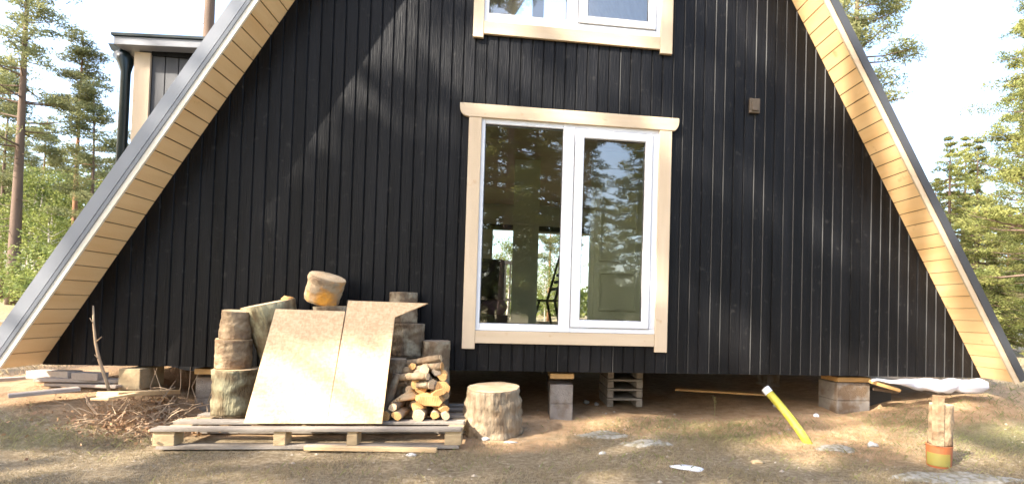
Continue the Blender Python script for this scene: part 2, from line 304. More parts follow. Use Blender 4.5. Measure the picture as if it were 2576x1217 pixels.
def zone(x, y):
    dirt = sstep(-1.0, -.3, y)*(1-sstep(5.2, 6.5, abs(x)))*.75 + .3*sstep(.0, .5, y)*(1-sstep(4.8, 5.2, abs(x)))
    dirt = max(dirt, .95*math.exp(-(((x-2.35)/1.0)**2+((y+.85)/.65)**2)), .6*math.exp(-(((x-.4)/.5)**2+((y+.45)/.4)**2)), .8*math.exp(-(((x+.6)/1.0)**2+((y+.8)/.35)**2)))
    gr = .75*math.exp(-(((x-1.3)/.75)**2+((y+.35)/.33)**2)) + .62*math.exp(-(((x-4.2)/1.4)**2+((y+.8)/1.0)**2)) + .6*math.exp(-(((x+4.1)/.8)**2+((y+.9)/.3)**2))*.7 + .14
    gr = min(1, gr) if abs(y) < 3 else .5
    if x > 5.2: gr = .45
    if x < -7 or y > 6: dirt = 0
    sand = .75*math.exp(-(((x+12)/4.5)**2+((y-6)/7)**2)) if x < -5.5 else (.42 if x > 8 else 0)
    pl = max(.78*math.exp(-(((x-.45)/.45)**2+((y+.62)/.16)**2)), .7*math.exp(-(((x-2.9)/1.3)**2+((y+1.9)/.26)**2)))
    return dirt, gr*(1-.8*min(1, dirt)), max(sand, pl*.0), 1
for i, (x, y, z) in enumerate(vs): zc.data[i].color = zone(x, y)
me.materials.append(M['ground']); gnd = link(bpy.data.objects.new('ground', me)); tag(gnd, kind='structure')

# ------------------------------------------------------------------ the house
W, ZB, SL = 4.577, .4808, 1.736          # half width, wall foot, roof slope
ZT = ZB+W*SL
hx = lambda z: W-(z-ZB)/SL
zt = lambda x: ZB+(W-abs(x))*SL
house = empty('a_frame_house', (0, 0, ZB), 'black timber A-frame house with pale pine trim, raised on concrete block piers', 'house')
house.location = (0, 0, 0)
OPEN = [(-.90, .94, .87, 2.94), (-.88, .95, 3.85, 5.2)]
def wallparts(mb, x0, x1, fn):
    """call fn(xa, xb, z0, ztopfunc or z1) over the pieces of strip x0..x1 that miss the openings"""
    cuts = sorted({x0, x1, *[c for o in OPEN for c in o[:2] if x0 < c < x1], *([0.] if x0 < 0 < x1 else [])})
    for a, b in zip(cuts, cuts[1:]):
        mid = (a+b)/2; z = ZB
        for o in OPEN:
            if o[0] < mid < o[1]:
                fn(a, b, z, o[2]); z = o[3]
        fn(a, b, z, None)
def topz(x, y=0): return zt(x)-.002
clad = MB(); P = .11; CH = .0065; GP = .0025
x = -W+.02
while x < W-.01:
    x1 = min(x+P, W-.01)
    dy = random.uniform(-.0012, .0012)
    segs = [(x+GP, x+GP+CH, .009, 0), (x+GP+CH, x1-GP-CH, 0, 0), (x1-GP-CH, x1-GP, 0, .009)]
    for a, b, ya, yb in segs:
        def f(p, q, z0, z1, a=a, b=b, ya=ya, yb=yb):
            if q-p < 1e-4: return
            Y = lambda t: ya+(yb-ya)*(t-a)/(b-a)+dy
            za = z1 if z1 else topz(p); zb_ = z1 if z1 else topz(q)
            if za <= z0 and zb_ <= z0: return
            clad.poly([(p, Y(p), z0), (q, Y(q), z0), (q, Y(q), max(zb_, z0)), (p, Y(p), max(za, z0))])
        wallparts(clad, a, b, f)
    x = x1
def fb(p, q, z0, z1):
    za = z1 if z1 else topz(p); zb_ = z1 if z1 else topz(q)
    clad.poly([(p, .011, z0), (q, .011, z0), (q, .011, max(zb_, z0)), (p, .011, max(za, z0))])
wallparts(clad, -W, W, fb)
clad.box((-W+.01, .0125, ZB-.0), (W-.01, .05, ZB+.03))
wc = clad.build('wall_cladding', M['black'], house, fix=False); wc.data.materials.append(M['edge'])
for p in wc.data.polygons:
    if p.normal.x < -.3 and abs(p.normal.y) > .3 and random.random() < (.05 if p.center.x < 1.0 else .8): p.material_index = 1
# inner lining of the front wall (made white to bounce light indoors) 
lin = MB()
def fl(p, q, z0, z1):
    za = z1 if z1 else topz(p)-.03; zb_ = z1 if z1 else topz(q)-.03
    lin.poly([(p, .17, z0), (p, .17, max(za, z0)), (q, .17, max(zb_, z0)), (q, .17, z0)])
wallparts(lin, -W+.1, W-.1, fl); lin.build('inner_lining', M['pvc'], house, fix=False)

OV, YB = .365, 5.9
nrm = {-1: Vector((-math.sin(R(60)), 0, .5)), 1: Vector((math.sin(R(60)), 0, .5))}
for s in (-1, 1):
    nv = nrm[s]; foot = Vector((s*W, 0, ZB)); up = Vector((-s*1/SL, 0, 1)).normalized(); LEN = (ZT-ZB)/up.z
    # soffit boards under the overhang
    mb = MB(); t = -.0; k = 0
    while t < LEN-.05:
        a = foot+up*(t+.005); b = foot+up*(min(t+.142, LEN)-.005)
        dn = -nv*.0 ; y0, y1 = -OV, -.001
        q = [a+Vector((0, y0, 0)), a+Vector((0, y1, 0)), b+Vector((0, y1, 0)), b+Vector((0, y0, 0))]
        mb.prism(q, nv*.02); t += .142
    mb.build('soffit', M['soffit'], house)
    g_ = MB(); a = foot+nv*.012; b = foot+up*LEN+nv*.012
    g_.prism([a+Vector((0, -OV+.004, 0)), a+Vector((0, .05, 0)), b+Vector((0, .05, 0)), b+Vector((0, -OV+.004, 0))], nv*.0075)
    g_.build('soffit_backing', M['soffitgap'], house)
    # roof slab
    th = .125 if s < 0 else .10
    mb = MB(); a = foot+nv*.021; b = foot+up*(LEN)+nv*.021
    mb.prism([a+Vector((0, -OV+.02, 0)), a+Vector((0, YB, 0)), b+Vector((0, YB, 0)), b+Vector((0, -OV+.02, 0))], nv*(th-.03))
    mb.build('roof', M['roof'], house)
    # pale trim then dark metal verge, both facing the front
    tw = .035 if s < 0 else .048
    mb = MB(); e = foot-up*.02
    mb.prism([e-nv*.004+Vector((0, -OV-.02, 0)), e+nv*tw+Vector((0, -OV-.02, 0)), e+up*(LEN+.02)+nv*tw+Vector((0, -OV-.02, 0)), e+up*(LEN+.02)-nv*.004+Vector((0, -OV-.02, 0))], (0, .0195, 0))
    mb.build('fascia', M['trimwhite'] if s < 0 else M['cream'], house)
    mb = MB()
    if s < 0:
        mb.prism([e+nv*(tw+.001)+Vector((0, -OV-.03, 0)), e+nv*(tw+.022)+Vector((0, -OV-.036, 0)), e+nv*(tw+.022)+up*(LEN+.03)+Vector((0, -OV-.036, 0)), e+nv*(tw+.001)+up*(LEN+.03)+Vector((0, -OV-.03, 0))], (0, .03, 0))
        mb.prism([e+nv*(tw+.023)+Vector((0, -OV-.016, 0)), e+nv*(tw+.030)+Vector((0, -OV-.016, 0)), e+nv*(tw+.030)+up*(LEN+.03)+Vector((0, -OV-.016, 0)), e+nv*(tw+.023)+up*(LEN+.03)+Vector((0, -OV-.016, 0))], (0, .03, 0))
        o1 = .031; w2 = .118
    else: o1 = .001; w2 = .068
    mb.prism([e+nv*(tw+o1)+Vector((0, -OV-.032, 0)), e+nv*(tw+w2)+Vector((0, -OV-.045, 0)), e+nv*(tw+w2)+up*(LEN+.05)+Vector((0, -OV-.045, 0)), e+nv*(tw+o1)+up*(LEN+.05)+Vector((0, -OV-.032, 0))], (0, .05, 0))
    mb.build('verge_flashing', M['verge'] if s < 0 else M['roof'], house)
    mb = MB(); a = foot-nv*.02+Vector((0, .18, 0)); b = foot+up*LEN-nv*.02+Vector((0, .18, 0))
    mb.poly([a, a+Vector((0, 5.5, 0)), b+Vector((0, 5.5, 0)), b]); mb.build('ceiling_lining', M['intceil'], house, fix=False)
# floor platform, joists
mb = MB(); mb.box((-W+.25, .19, .62), (W-.25, 5.68, .80)); mb.build('floor', M['intfloor'], house)
mb = MB()
for yy in (.22, 1.9, 3.7, 5.5): mb.box((-W+.15, yy, ZB-.02), (W-.15, yy+.06, .618))
mb.box((-W+.05, .052, ZB+.032), (W-.05, .21, ZB+.135))
mb.build('floor_beam', M['joist'], house)

# --- windows
def window(opn, name, zglass0, zglass1, header):
    x0, x1, z0, z1 = opn
    win = MB()
    # fixed outer frame of white plastic, with the mullion
    ZO = [(-.81, -.047), (.159, .785)]
    fr_ = MB(); y0, y1 = -.012, .07
    g0 = zglass0
    fr_.box((x0+.001, y0, z0+.001), (ZO[0][0], y1, z1-.001))
    fr_.box((ZO[0][0]+.0005, y0, z0+.001), (ZO[0][1]-.0005, y1, g0-.006))
    fr_.box((ZO[0][0]+.0005, y0, zglass1+.012), (ZO[0][1]-.0005, y1, z1-.001))
    fr_.box((ZO[0][1], y0-.004, z0+.001), (.063, y1, z1-.001))
    fr_.box((.0635, y0, z0+.001), (x1-.001, y1, g0-.03))
    fr_.box((.0635, y0, zglass1+.02), (x1-.001, y1, z1-.001))
    fr_.box((.862, y0, g0-.0295), (x1-.001, y1, zglass1+.0195))
    f = fr_.build(name, M['pvc'], house, bevel=.004)
    s_ = MB(); ya, yb = -.026, .05
    s_.box((.070, ya, g0-.024), (.159, yb, zglass1+.014)); s_.box((.785, ya, g0-.024), (.856, yb, zglass1+.014))
    s_.box((.1595, ya+.0005, g0-.024), (.7845, yb, g0+.05)); s_.box((.1595, ya+.0005, zglass1-.066), (.7845, yb, zglass1+.014))
    s_.build('sash', M['pvc'], f, bevel=.005)
    for a, b, c, d in ((ZO[0][0], ZO[0][1], g0-.006, zglass1+.012), (.159, .785, g0+.05, zglass1-.066)):
        p = MB(); p.box((a-.003, .022, c-.003), (b+.003, .026, d+.003)); p.build('pane', M['glass'], f)
        q = MB()
        for bb in (((a, .012, c), (a+.007, .0215, d)), ((b-.007, .012, c), (b, .0215, d)), ((a+.0075, .012, c), (b-.0075, .0215, c+.007)), ((a+.0075, .012, d-.007), (b-.0075, .0215, d))): q.box(*bb)
        q.build('gasket', M['gasket'], f)
    # reveal lining
    q = MB()
    q.box((x0-.02, .0705, z0-.02), (x0, .18, z1+.02)); q.box((x1, .0705, z0-.02), (x1+.02, .18, z1+.02)); q.box((x0+.0005, .0705, z0-.02), (x1-.0005, .18, z0)); q.box((x0+.0005, .0705, z1), (x1-.0005, .18, z1+.02))
    q.build('reveal', M['pvc'], f)
    return f
f1 = window(OPEN[0], 'window', .945, 2.862, True)
f2 = window(OPEN[1], 'window', 3.965, 5.05, False)
f1['label'] = 'tall two-light window above the block piers'; f2['label'] = 'upper window cut off by the top of the photo'
yc0, yc1 = -.036, -.0015
def casing(f, xl0, xl1, xr0, xr1, zside, zb0, zb1, ztop, head):
    q = MB(); q.box((xl0, yc0, zside), (xl1, yc1, ztop)); q.build('side_casing', M['creamV'], f, bevel=.004)
    q = MB(); q.box((xr0, yc0, zside), (xr1, yc1, ztop)); q.build('side_casing', M['creamV'], f, bevel=.004)
    q = MB(); q.box((xl1+.001, yc0+.004, zb0), (xr0-.001, yc1, zb1)); q.build('bottom_casing', M['cream'], f, bevel=.004)
    q = MB()
    if head:
        a, b, z0, z1 = head; c = .035
        pts = [(a, yc0-.006, z1), (a, yc0-.006, z1-.035)]
        for k in range(7):
            t = k/6*math.pi/2; pts.append((xl0-.012-(xl0-.012-a)*math.cos(t), yc0-.006, z1-.035-(z1-.035-z0)*math.sin(t)))
        rp = []
        for k in range(7):
            t = (6-k)/6*math.pi/2; rp.append((xr1+.012+(b-xr1-.012)*math.cos(t), yc0-.006, z1-.035-(z1-.035-z0)*math.sin(t)))
        pts += rp+[(b, yc0-.006, z1-.035), (b, yc0-.006, z1)]
        q.prism(pts, (0, .0405, 0))
    else: q.box((xl0-.06, yc0, ztop+.001), (xr1+.06, yc1, ztop+.14))
    q.build('header_casing', M['cream'], f, bevel=.003)
casing(f1, -.965, -.845, .921, 1.048, .692, .748, .868, 2.921, (-1.054, 1.117, 2.922, 3.05))
casing(f2, -.955, -.855, .905, 1.030, 3.700, 3.742, 3.866, 5.3, None)
# small wooden block screwed to the wall
q = MB(); q.box((1.865, -.035, 3.17), (1.975, -.004, 3.32)); q.box((1.885, -.05, 3.19), (1.955, -.0355, 3.29)); q.build('wall_block', mat('aged_block', (.10, .075, .05), .8), house, bevel=.004)

# --- piers
def pier(x0, x1, y0, zg, label, cap=True):
    q = MB(); z = zg; zt_ = ZB-.075
    while z < zt_-.06:
        z2 = min(z+.19, zt_); j = random.uniform(-.006, .006)
        q.box((x0+j, y0+j, z), (x1+j, y0+.34, z2-.003)); z = z2
    o = q.build('pier', M['concrete'], house, bevel=.006); o['label'] = label
    s_ = MB(); s_.box((x0-.004, y0-.008, zt_+.001), (x1+.006, y0+.3, ZB-.024)); s_.build('shim', M['shim'], o, bevel=.003)
pier(-.10, .125, .06, -.03, 'concrete block pier under the middle of the wall')
pier(-3.36, -3.16, .06, .0, 'concrete block pier half hidden behind the left log stack')
pier(2.96, 3.335, .08, .02, 'wide concrete block pier near the yellow pipe')
for xx in (-3.3, 0, 3.1):
    for yy in (1.9, 3.7, 5.4): pier(xx, xx+.2, yy, -.05, 'concrete block pier deep under the floor')

# --- side wing (dormer) on the left
wing = MB(); XD = -4.93; YD = 1.5
z = .1; x = XD
xx = XD
while xx < -2.9:
    wing.box((xx+.006, YD, .1), (xx+.138, YD+.02, 4.02)); xx += .144
wing.box((XD+.001, YD+.0205, .1), (-2.9, YD+.03, 4.02)); wing.box((XD-.012, YD+.03, .1), (XD, YD+2.6, 4.0))
wg = wing.build('dormer', mat('dormer_boards', (.035, .036, .042), .5, (.055, .056, .062), (8, 8, 1), .7), house)
q = MB(); q.box((XD-.03, YD-.03, .1), (XD+.145, YD-.001, 3.955)); q.build('corner_board', M['creamV'], wg, bevel=.004)
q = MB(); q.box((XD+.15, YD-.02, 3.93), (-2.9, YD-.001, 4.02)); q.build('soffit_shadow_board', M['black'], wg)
q = MB(); q.prism([(XD-.16, YD-.16, 3.965), (-2.9, YD-.16, 4.05), (-2.9, YD-.16, 4.14), (XD-.16, YD-.16, 4.055)], (0, 2.9, 0)); q.build('dormer_fascia', M['verge'], wg, bevel=.003)
q = MB(); q.prism([(XD-.18, YD-.18, 4.06), (-2.9, YD-.18, 4.145), (-2.9, YD-.18, 4.175), (XD-.18, YD-.18, 4.09)], (0, 2.94, 0)); q.build('dormer_roof', M['gutter'], wg)
q = MB(); q.prism([(XD-.30, YD-.05, 4.02), (XD-.165, YD-.05, 4.02), (XD-.165, YD-.05, 3.95), (XD-.20, YD-.05, 3.92), (XD-.26, YD-.05, 3.94)], (0, 2.6, 0)); gt = q.build('gutter', M['gutter'], wg)
q = MB(); q.tube([(XD-.21, YD+.03, 3.93), (XD-.16, YD+.03, 3.86), (XD-.155, YD+.03, 3.72), (XD-.155, YD+.03, .3)], [.09, .085, .05, .05], 12); q.build('downpipe', M['gutter'], wg, smooth=True)

# --- interior
YBK = 5.5
mb = MB()
holes = [(-3.4, -1.35, .86, 2.70), (-.963, -.30, .86, 2.70), (-.065, 1.12, .86, 2.67), (1.35, 3.3, .86, 2.70)]  # outer two openings are unseen, added to let more daylight into the room
cuts = sorted({-W+.3, W-.3, *[c for h in holes for c in h[:2]]})
for a, b in zip(cuts, cuts[1:]):
    mid = (a+b)/2; z = .80
    for h in holes:
        if h[0] < mid < h[1]: mb.box((a, YBK, z), (b, YBK+.15, h[2])); z = h[3]
    zz = max(z+.1, min(zt(a), zt(b))-.25) if a*b > 0 else zt(max(abs(a), abs(b)))-.25
    mb.box((a, YBK, z), (b, YBK+.15, max(z+.05, zz)))
mb.build('back_wall', M['intwall'], house)
mb = MB(); mb.box((-2.6, YBK-.01, 2.70), (1.62, YBK-.001, 2.80)); mb.build('back_header', M['dark'], house)
# olive partition boards seen through the panes
q = MB(); q.box((-.531, 2.2, .801), (-.171, 2.32, 3.19)); q.build('interior_post', M['intwall'], house)
q = MB(); q.box((.477, 1.6, .801), (2.6, 1.70, 3.19))
ip = q.build('interior_wall', M['intwall'], house)
q = MB(); q.box((.53, 1.575, .802), (1.17, 1.599, 2.9)); d_ = q.build('interior_door', M['intwall'], house, bevel=.004)
q = MB()
for z0, z1 in ((1.10, 1.60), (1.74, 2.74)):
    for bx in (((.595, 1.545, z0), (.62, 1.5745, z1)), ((1.075, 1.545, z0), (1.10, 1.5745, z1)), ((.6205, 1.545, z0), (1.0745, 1.5745, z0+.025)), ((.6205, 1.545, z1-.025), (1.0745, 1.5745, z1))): q.box(*bx)
q.build('door_moulding', M['intwall'], d_, bevel=.003)
q = MB(); q.box((-W+1.5, .2, 3.2), (W-1.5, 5.45, 3.32)); q.build('loft_floor', M['intceil'], house)
# deck with dark railing behind the house
dk = MB(); dk.box((-4.2, 5.95, .62), (4.2, 8.2, .78)); dk = dk.build('deck', M['dark'], house)
q = MB(); q.box((-4.2, 8.0, 2.22), (-.35, 8.08, 2.31)); q.box((-4.2, 8.0, 1.30), (-.35, 8.06, 1.36)); q.box((-4.2, 7.95, .781), (-4.1, 7.999, 2.219)); q.box((-.45, 7.95, .781), (-.35, 7.999, 2.219))
xx = -4.2
while xx < -.4: q.box((xx, 8.01, .781), (xx+.04, 8.05, 2.219)); xx += .115
q.build('railing', M['dark'], dk)
# furniture indoors
def chair(loc, rz):
    t = empty('chair', (0, 0, 0), 'dark slim wooden chair seen from the side inside the left pane', 'chair')
    S = MB(); S.box((-.22, -.22, .43), (.22, .22, .46)); S.build('seat', M['dark'], t)
    for a in (-.2, .2):
        q = MB(); q.tube([(a, -.28, 0), (a, -.16, .44)], [.018, .022], 6); q.build('leg', M['dark'], t)
        q = MB(); q.tube([(a, .20, 0), (a, .10, .44), (a, .30, 1.2)], [.02, .026, .018], 6); q.build('back_leg', M['dark'], t)
    q = MB()
    for k in range(5): q.box((-.19, .17+.04*k, .62+.12*k), (.19, .185+.04*k, .67+.12*k))
    q.build('backrest', M['dark'], t)
    t.location = loc; t.rotation_euler = (0, 0, rz); return t
chair((.02, 3.5, .80), R(-75))
t = empty('dining_table', (-1.25, 3.6, .80), 'dark table with cloth on it inside the left pane', 'table')
q = MB(); q.box((-.9, -.45, .68), (.55, .45, .74)); q.build('tabletop', M['dark'], t)
for a in (-.8, .45):
    for b in (-.4, .4): q = MB(); q.tube([(a, b, 0), (a, b, .679)], [.035, .03], 8); q.build('leg', M['dark'], t)
t = empty('armchair', (-.98, 2.0, .80), 'dark upholstered armchair just inside the lower left of the window', 'armchair')
q = MB(); q.box((-.4, -.35, .12), (.35, .35, .40)); q.build('seat', M['dark'], t, bevel=.04)
q = MB(); q.box((-.4, .22, .402), (.35, .36, .98)); q.build('backrest', M['dark'], t, bevel=.04)
q = MB(); q.box((.20, -.34, .402), (.35, .218, .58)); q.build('armrest', M['dark'], t, bevel=.03)
for a in (-.33, .28): q = MB(); q.tube([(a, -.28, 0), (a, -.28, .119)], [.02, .025], 8); q.build('leg', M['dark'], t)
q = MB(); pts = []
bm = bmesh.new(); bmesh.ops.create_icosphere(bm, subdivisions=3, radius=1)
for v in bm.verts:
    v.co = Vector((v.co.x*.17, v.co.y*.12, v.co.z*.10))*(1+.25*noise.noise(v.co*1.7))
me = bpy.data.meshes.new('cushion'); bm.to_mesh(me); bm.free(); me.materials.append(M['cushion'])
for p in me.polygons: p.use_smooth = True
cu = link(bpy.data.objects.new('cushion', me)); cu.location = (-.72, 1.45, 1.10); tag(cu, 'rumpled mauve cushion low in the left pane of the window', 'cushion')
sb = MB(); sb.box((-.86, 1.3, .801), (-.55, 1.6, 1.01)); so_ = sb.build('footstool', M['dark'], bevel=.01); tag(so_, 'low dark stool under the mauve cushion', 'stool')

# ------------------------------------------------------------------ pallets and wood
def blob(name, size, m, seed=0, sub=3, rough=.3, parent=None):
    bm = bmesh.new(); bmesh.ops.create_icosphere(bm, subdivisions=sub, radius=1)
    for v in bm.verts:
        k = 1+rough*noise.noise(v.co*1.5+Vector((seed, seed*2, 0)))+rough*.4*noise.noise(v.co*4+Vector((seed, 0, 0)))
        v.co = Vector((v.co.x*size[0], v.co.y*size[1], v.co.z*size[2]))*k
    me = bpy.data.meshes.new(name); bm.to_mesh(me); bm.free(); me.materials.append(m)
    for p in me.polygons: p.use_smooth = True
    return link(bpy.data.objects.new(name, me), parent)
def log(p0, p1, r0, r1, label, bark='bark', cut='cut', rough=.08, name='firewood_log', group='round logs stacked for firewood', seg=28, squash=1.0, both=True, cat='log', par=None):
    p0 = Vector(p0); p1 = Vector(p1); n_ = 18 if seg > 20 else 8; seg = seg*2 if seg > 20 else seg; L_ = (p1-p0).length; sd = random.uniform(0, 50)
    d = (p1-p0).normalized()
    q0 = Vector((0, 0, 1)).rotation_difference(d)
    s = MB(); pts = [(0, 0, L_*i/(n_-1)) for i in range(n_)]; rad = []
    for i in range(n_):
        t = i/(n_-1); r_ = r0+(r1-r0)*t; rad.append(r_)
    s.tube(pts, rad, seg, True, rough, sd, .075 if seg > 20 else .05)
    o = s.build(name, M[bark], None, smooth=True, fix=True)
    # flat shade the ends
    for p in o.data.polygons:
        if len(p.vertices) > 4: p.use_smooth = False
    # jagged bark rim is the mesh itself; cut faces sit 3 mm proud of its ends
    ends = [(n_-1, 1)] + ([(0, -1)] if both else [])
    for ri, sg in ends:
        ring = [Vector(s.v[ri*seg+j]) for j in range(seg)]; c = sum(ring, Vector())/seg
        k = MB(); rr_ = [c+(v-c)*.985+Vector((0, 0, sg*.004)) for v in ring]; k.poly(rr_ if sg > 0 else rr_[::-1])
        inner = [c+(v-c)*.93+Vector((0, 0, -sg*.01)) for v in ring]
        for j in range(seg): jj = (j+1) % seg; k.poly([rr_[j], rr_[jj], inner[jj], inner[j]])
        k.build('cut_face', M[cut], o)
    o.location = p0; o.rotation_mode = 'QUATERNION'; o.rotation_quaternion = q0
    if par is None: tag(o, label, cat, group)
    return o

PT = .150      # top of the pallet
def pallet():
    t = empty('pallet', (0, 0, 0), 'long weathered pallet on the bare ground, carrying the firewood and boards', 'pallet')
    X0, X1 = -3.04, -.85; Y0, Y1 = -1.0, .10
    rows = [(-1.0, -.90), (-.76, -.65), (-.49, -.38), (-.24, -.13), (-.02, .09)]
    for k, (a, b) in enumerate(rows):
        q = MB(); z = PT-.022
        ns = 10; d0 = random.uniform(-.006, .006)
        xa = X0+random.uniform(-.02, .02)+.0*k; xb = X1+random.uniform(-.02, .02)
        for i in range(ns):
            u0_ = xa+(xb-xa)*i/ns; u1_ = xa+(xb-xa)*(i+1)/ns
        q.box((xa, a, z), (xb, b, PT)); q.build('deck_board', M['pallet'], t, bevel=.003)
    for x0, x1 in ((X0+.0, X0+.15), (-2.22, -2.13), (-1.70, -1.62), (X1-.13, X1-.0)):
        for y0, y1 in ((-.985, -.87), (-.5, -.40), (-.07, .04)):
            q = MB(); q.box((x0+.002, y0, .022), (x1-.003, y1, PT-.0445)); q.build('block', M['palletblock'], t, bevel=.004)
        q = MB(); q.box((x0+.005, Y0+.02, PT-.044), (x1-.005, Y1-.06, PT-.0225)); q.build('stringer', M['palletblock'], t)
    for y0, y1 in ((-.99, -.89), (-.5, -.40), (-.07, .03)):
        q = MB(); q.box((X0+.03, y0-.004, .0), (X1-.02, y1-.006, .0215)); q.build('bottom_board', M['pallet'], t)
    return t
pallet()
pl2 = MB(); pl2.obox((-1.5, -1.04, .012), (.95, .05, .03), (0, R(1), R(-1))); o = pl2.build('offcut_lath', M['planklight'], bevel=.003); tag(o, 'thin offcut lath lying along the foot of the pallet', 'lath')

def L3(u, v, Y): return atY(u, v, Y)
# left stack (standing rounds)
def vlog(uc, vtop, vbot, wpx, Y, label, bark, cut='cut', taper=1.0, lean=(0, 0), **k):
    c = atY(uc, vbot, Y); t = atY(uc+lean[0], vtop, Y); r_ = wpx/2*(Y-CP.y)/F*1.0
    return log(c, t+Vector((0, lean[1], 0)), r_*(2-taper) if taper > 1 else r_, r_*taper if taper <= 1 else r_, label, bark, cut, **k)
BY = -.42
c = atY(591, 1040, BY); log((c.x, BY, PT+.001), (c.x+.0, BY, .518), .163, .172, 'thick greenish-barked log round at the bottom left of the pile, on the pallet', 'barkgreen', rough=.10)
log((-2.80, BY, .525), (-2.79, BY-.008, .765), .133, .128, 'pale log round in the middle of the left column, on the thick greenish one', 'barkbirch', rough=.07)
log((-2.79, BY, .773), (-2.775, BY-.012, .998), .118, .106, 'topmost log round of the left column, brown and white bark', 'barkbirch', rough=.07)
log((-2.40, -.17, PT+.02), (-2.60, -.29, 1.070), .125, .205, 'tall flared log standing beside the left column, half behind the strand board', 'barkgreen', rough=.06, seg=34)
log((-2.02, -.20, PT+.001), (-2.02, -.20, .60), .19, .19, 'log round hidden behind the strand board, lower of two', 'bark')
log((-2.04, -.20, .605), (-2.06, -.20, 1.060), .18, .18, 'broad log under the tilted round, only its pale rim above the strand board', 'bark')
log((-2.195, -.20, 1.105), (-2.130, -.245, 1.320), .142, .152, 'tilted log round with orange patches balancing on top of the pile', 'barkorange', rough=.05)
log((-1.90, -.14, 1.066), (-1.895, -.14, 1.107), .09, .09, 'thin brown disc of wood lying right of the tilted round', 'barkbirch', 'cutgrey')
o = blob('wood_chip', (.045, .03, .03), M['cutorange'], 4, 2, .6); o.location = (-2.46, -.25, 1.115); tag(o, 'small reddish wood chip on top of the tall flared log', 'wood chip')
# right stack
log((-1.50, -.10, PT+.001), (-1.50, -.10, .62), .14, .14, 'log round in shade at the foot of the column right of the boards', 'bark', 'cutgrey')
log((-1.46, -.10, .625), (-1.45, -.10, .92), .150, .146, 'dark log round in the middle of the column right of the boards', 'bark', 'cutgrey')
log((-1.50, -.10, .925), (-1.505, -.10, 1.205), .128, .122, 'topmost greyish log round sticking up behind the pointed board', 'bark', 'cutgrey')
log((-1.19, -.12, PT+.001), (-1.19, -.12, .765), .128, .124, 'tall upright log at the right end of the pallet, behind the split wood', 'bark', 'cutgrey', rough=.05)
log((-1.47, -.42, PT+.001), (-1.475, -.42, .62), .075, .08, 'narrow upright log close behind the right edge of the boards', 'bark', 'cutgrey')
log((-1.33, -.40, PT+.001), (-1.33, -.40, .44), .10, .10, 'short grey log standing in the middle of the split wood', 'bark', 'cutgrey')
G = 'small pieces of split firewood'
def stick(a, b, r_, label, bark='bark', cut='cut', r1=None): return log(a, b, r_, r1 or r_, label, bark, cut, rough=.30, name='split_log', group=G, seg=14, cat='firewood')
stick((-1.50, -.38, .560), (-1.10, -.46, .640), .030, 'uppermost thin grey branch on the split wood', 'barkbirch')
stick((-1.46, -.42, .515), (-1.08, -.52, .575), .034, 'grey branch lying second from the top of the split wood', 'barkbirch', 'cutorange')
stick((-1.47, -.50, .470), (-1.18, -.62, .500), .030, 'thin branch with a white sawn end, in the middle of the split wood', 'barkbirch')
stick((-1.40, -.44, .420), (-1.15, -.60, .430), .042, 'pale-ended log piece below the thin branches', 'bark')
stick((-1.10, -.30, .47), (-1.07, -.52, .50), .045, 'orange-ended piece at the right edge of the split wood', 'barkorange', 'cutorange')
stick((-1.12, -.30, .36), (-1.06, -.56, .40), .06, 'brown-barked piece under the orange-ended one at the right edge', 'bark', 'cutorange')
stick((-1.28, -.3, .37), (-1.24, -.55, .385), .045, 'reddish piece left of the pale wedge', 'barkorange', 'cutorange')
stick((-1.22, -.20, .198), (-1.225, -.72, .200), .050, 'round log end, white sawn face low on the pallet', 'bark')
stick((-1.36, -.40, .188), (-1.385, -.74, .190), .030, 'small orange sawn end left of the white round one', 'barkorange', 'cutorange')
stick((-1.07, -.42, .188), (-1.01, -.72, .190), .032, 'small round end at the right foot of the heap', 'barkorange', 'cut')
stick((-1.12, -.40, .190), (-1.10, -.70, .195), .032, 'small yellowish end beside the white round one', 'barkorange', 'cutorange')
stick((-1.44, -.30, .175+.02), (-1.485, -.72, .19), .038, 'brown end at the left foot of the split wood', 'bark', 'cutorange')
stick((-1.40, -.40, .26), (-1.430, -.72, .262), .034, 'white sawn end beside the fan of split sticks', 'bark')
stick((-1.38, -.45, .195), (-1.405, -.73, .20), .032, 'yellow end under the white one at the left', 'barkorange', 'cutorange')
for k in range(4):
    stick((-1.46+.02*k, -.62, .27+.012*k), (-1.32+.02*k, -.52, .37-.02*k), .016, ['topmost', 'second', 'third', 'lowest'][k]+' stick in the yellow fan of split sticks', 'planklight', 'cutorange')
stick((-1.52, -.60, .20), (-1.44, -.52, .50), .035, 'brown branch leaning against the right edge of the boards', 'bark', 'cutgrey', .028)
stick((-1.49, -.50, .38), (-1.38, -.48, .44), .03, 'short dark piece by the leaning branch', 'bark')
for k_, (a_, b_, c_, d_) in enumerate([(-1.44, .46, -1.36, .44), (-1.40, .36, -1.34, .37), (-1.33, .42, -1.28, .43), (-1.22, .47, -1.19, .47), (-1.15, .53, -1.12, .53), (-1.24, .54, -1.22, .55), (-1.35, .56, -1.33, .57), (-1.31, .25, -1.30, .25), (-1.16, .42, -1.14, .42), (-1.06, .31, -1.04, .32), (-1.13, .25, -1.12, .25), (-1.28, .50, -1.27, .50)]):
    stick((a_, -.26, b_), (c_, -.50-.03*(k_ % 3), d_), .030+.012*((k_*7) % 3)/2, 'small dark-sided split piece packed deep in the heap, half covered', ['bark', 'barkbirch', 'barkorange'][k_ % 3], ['cutgrey', 'cut', 'cutorange', 'cutgrey'][k_ % 4])
rs = random.Random(3)
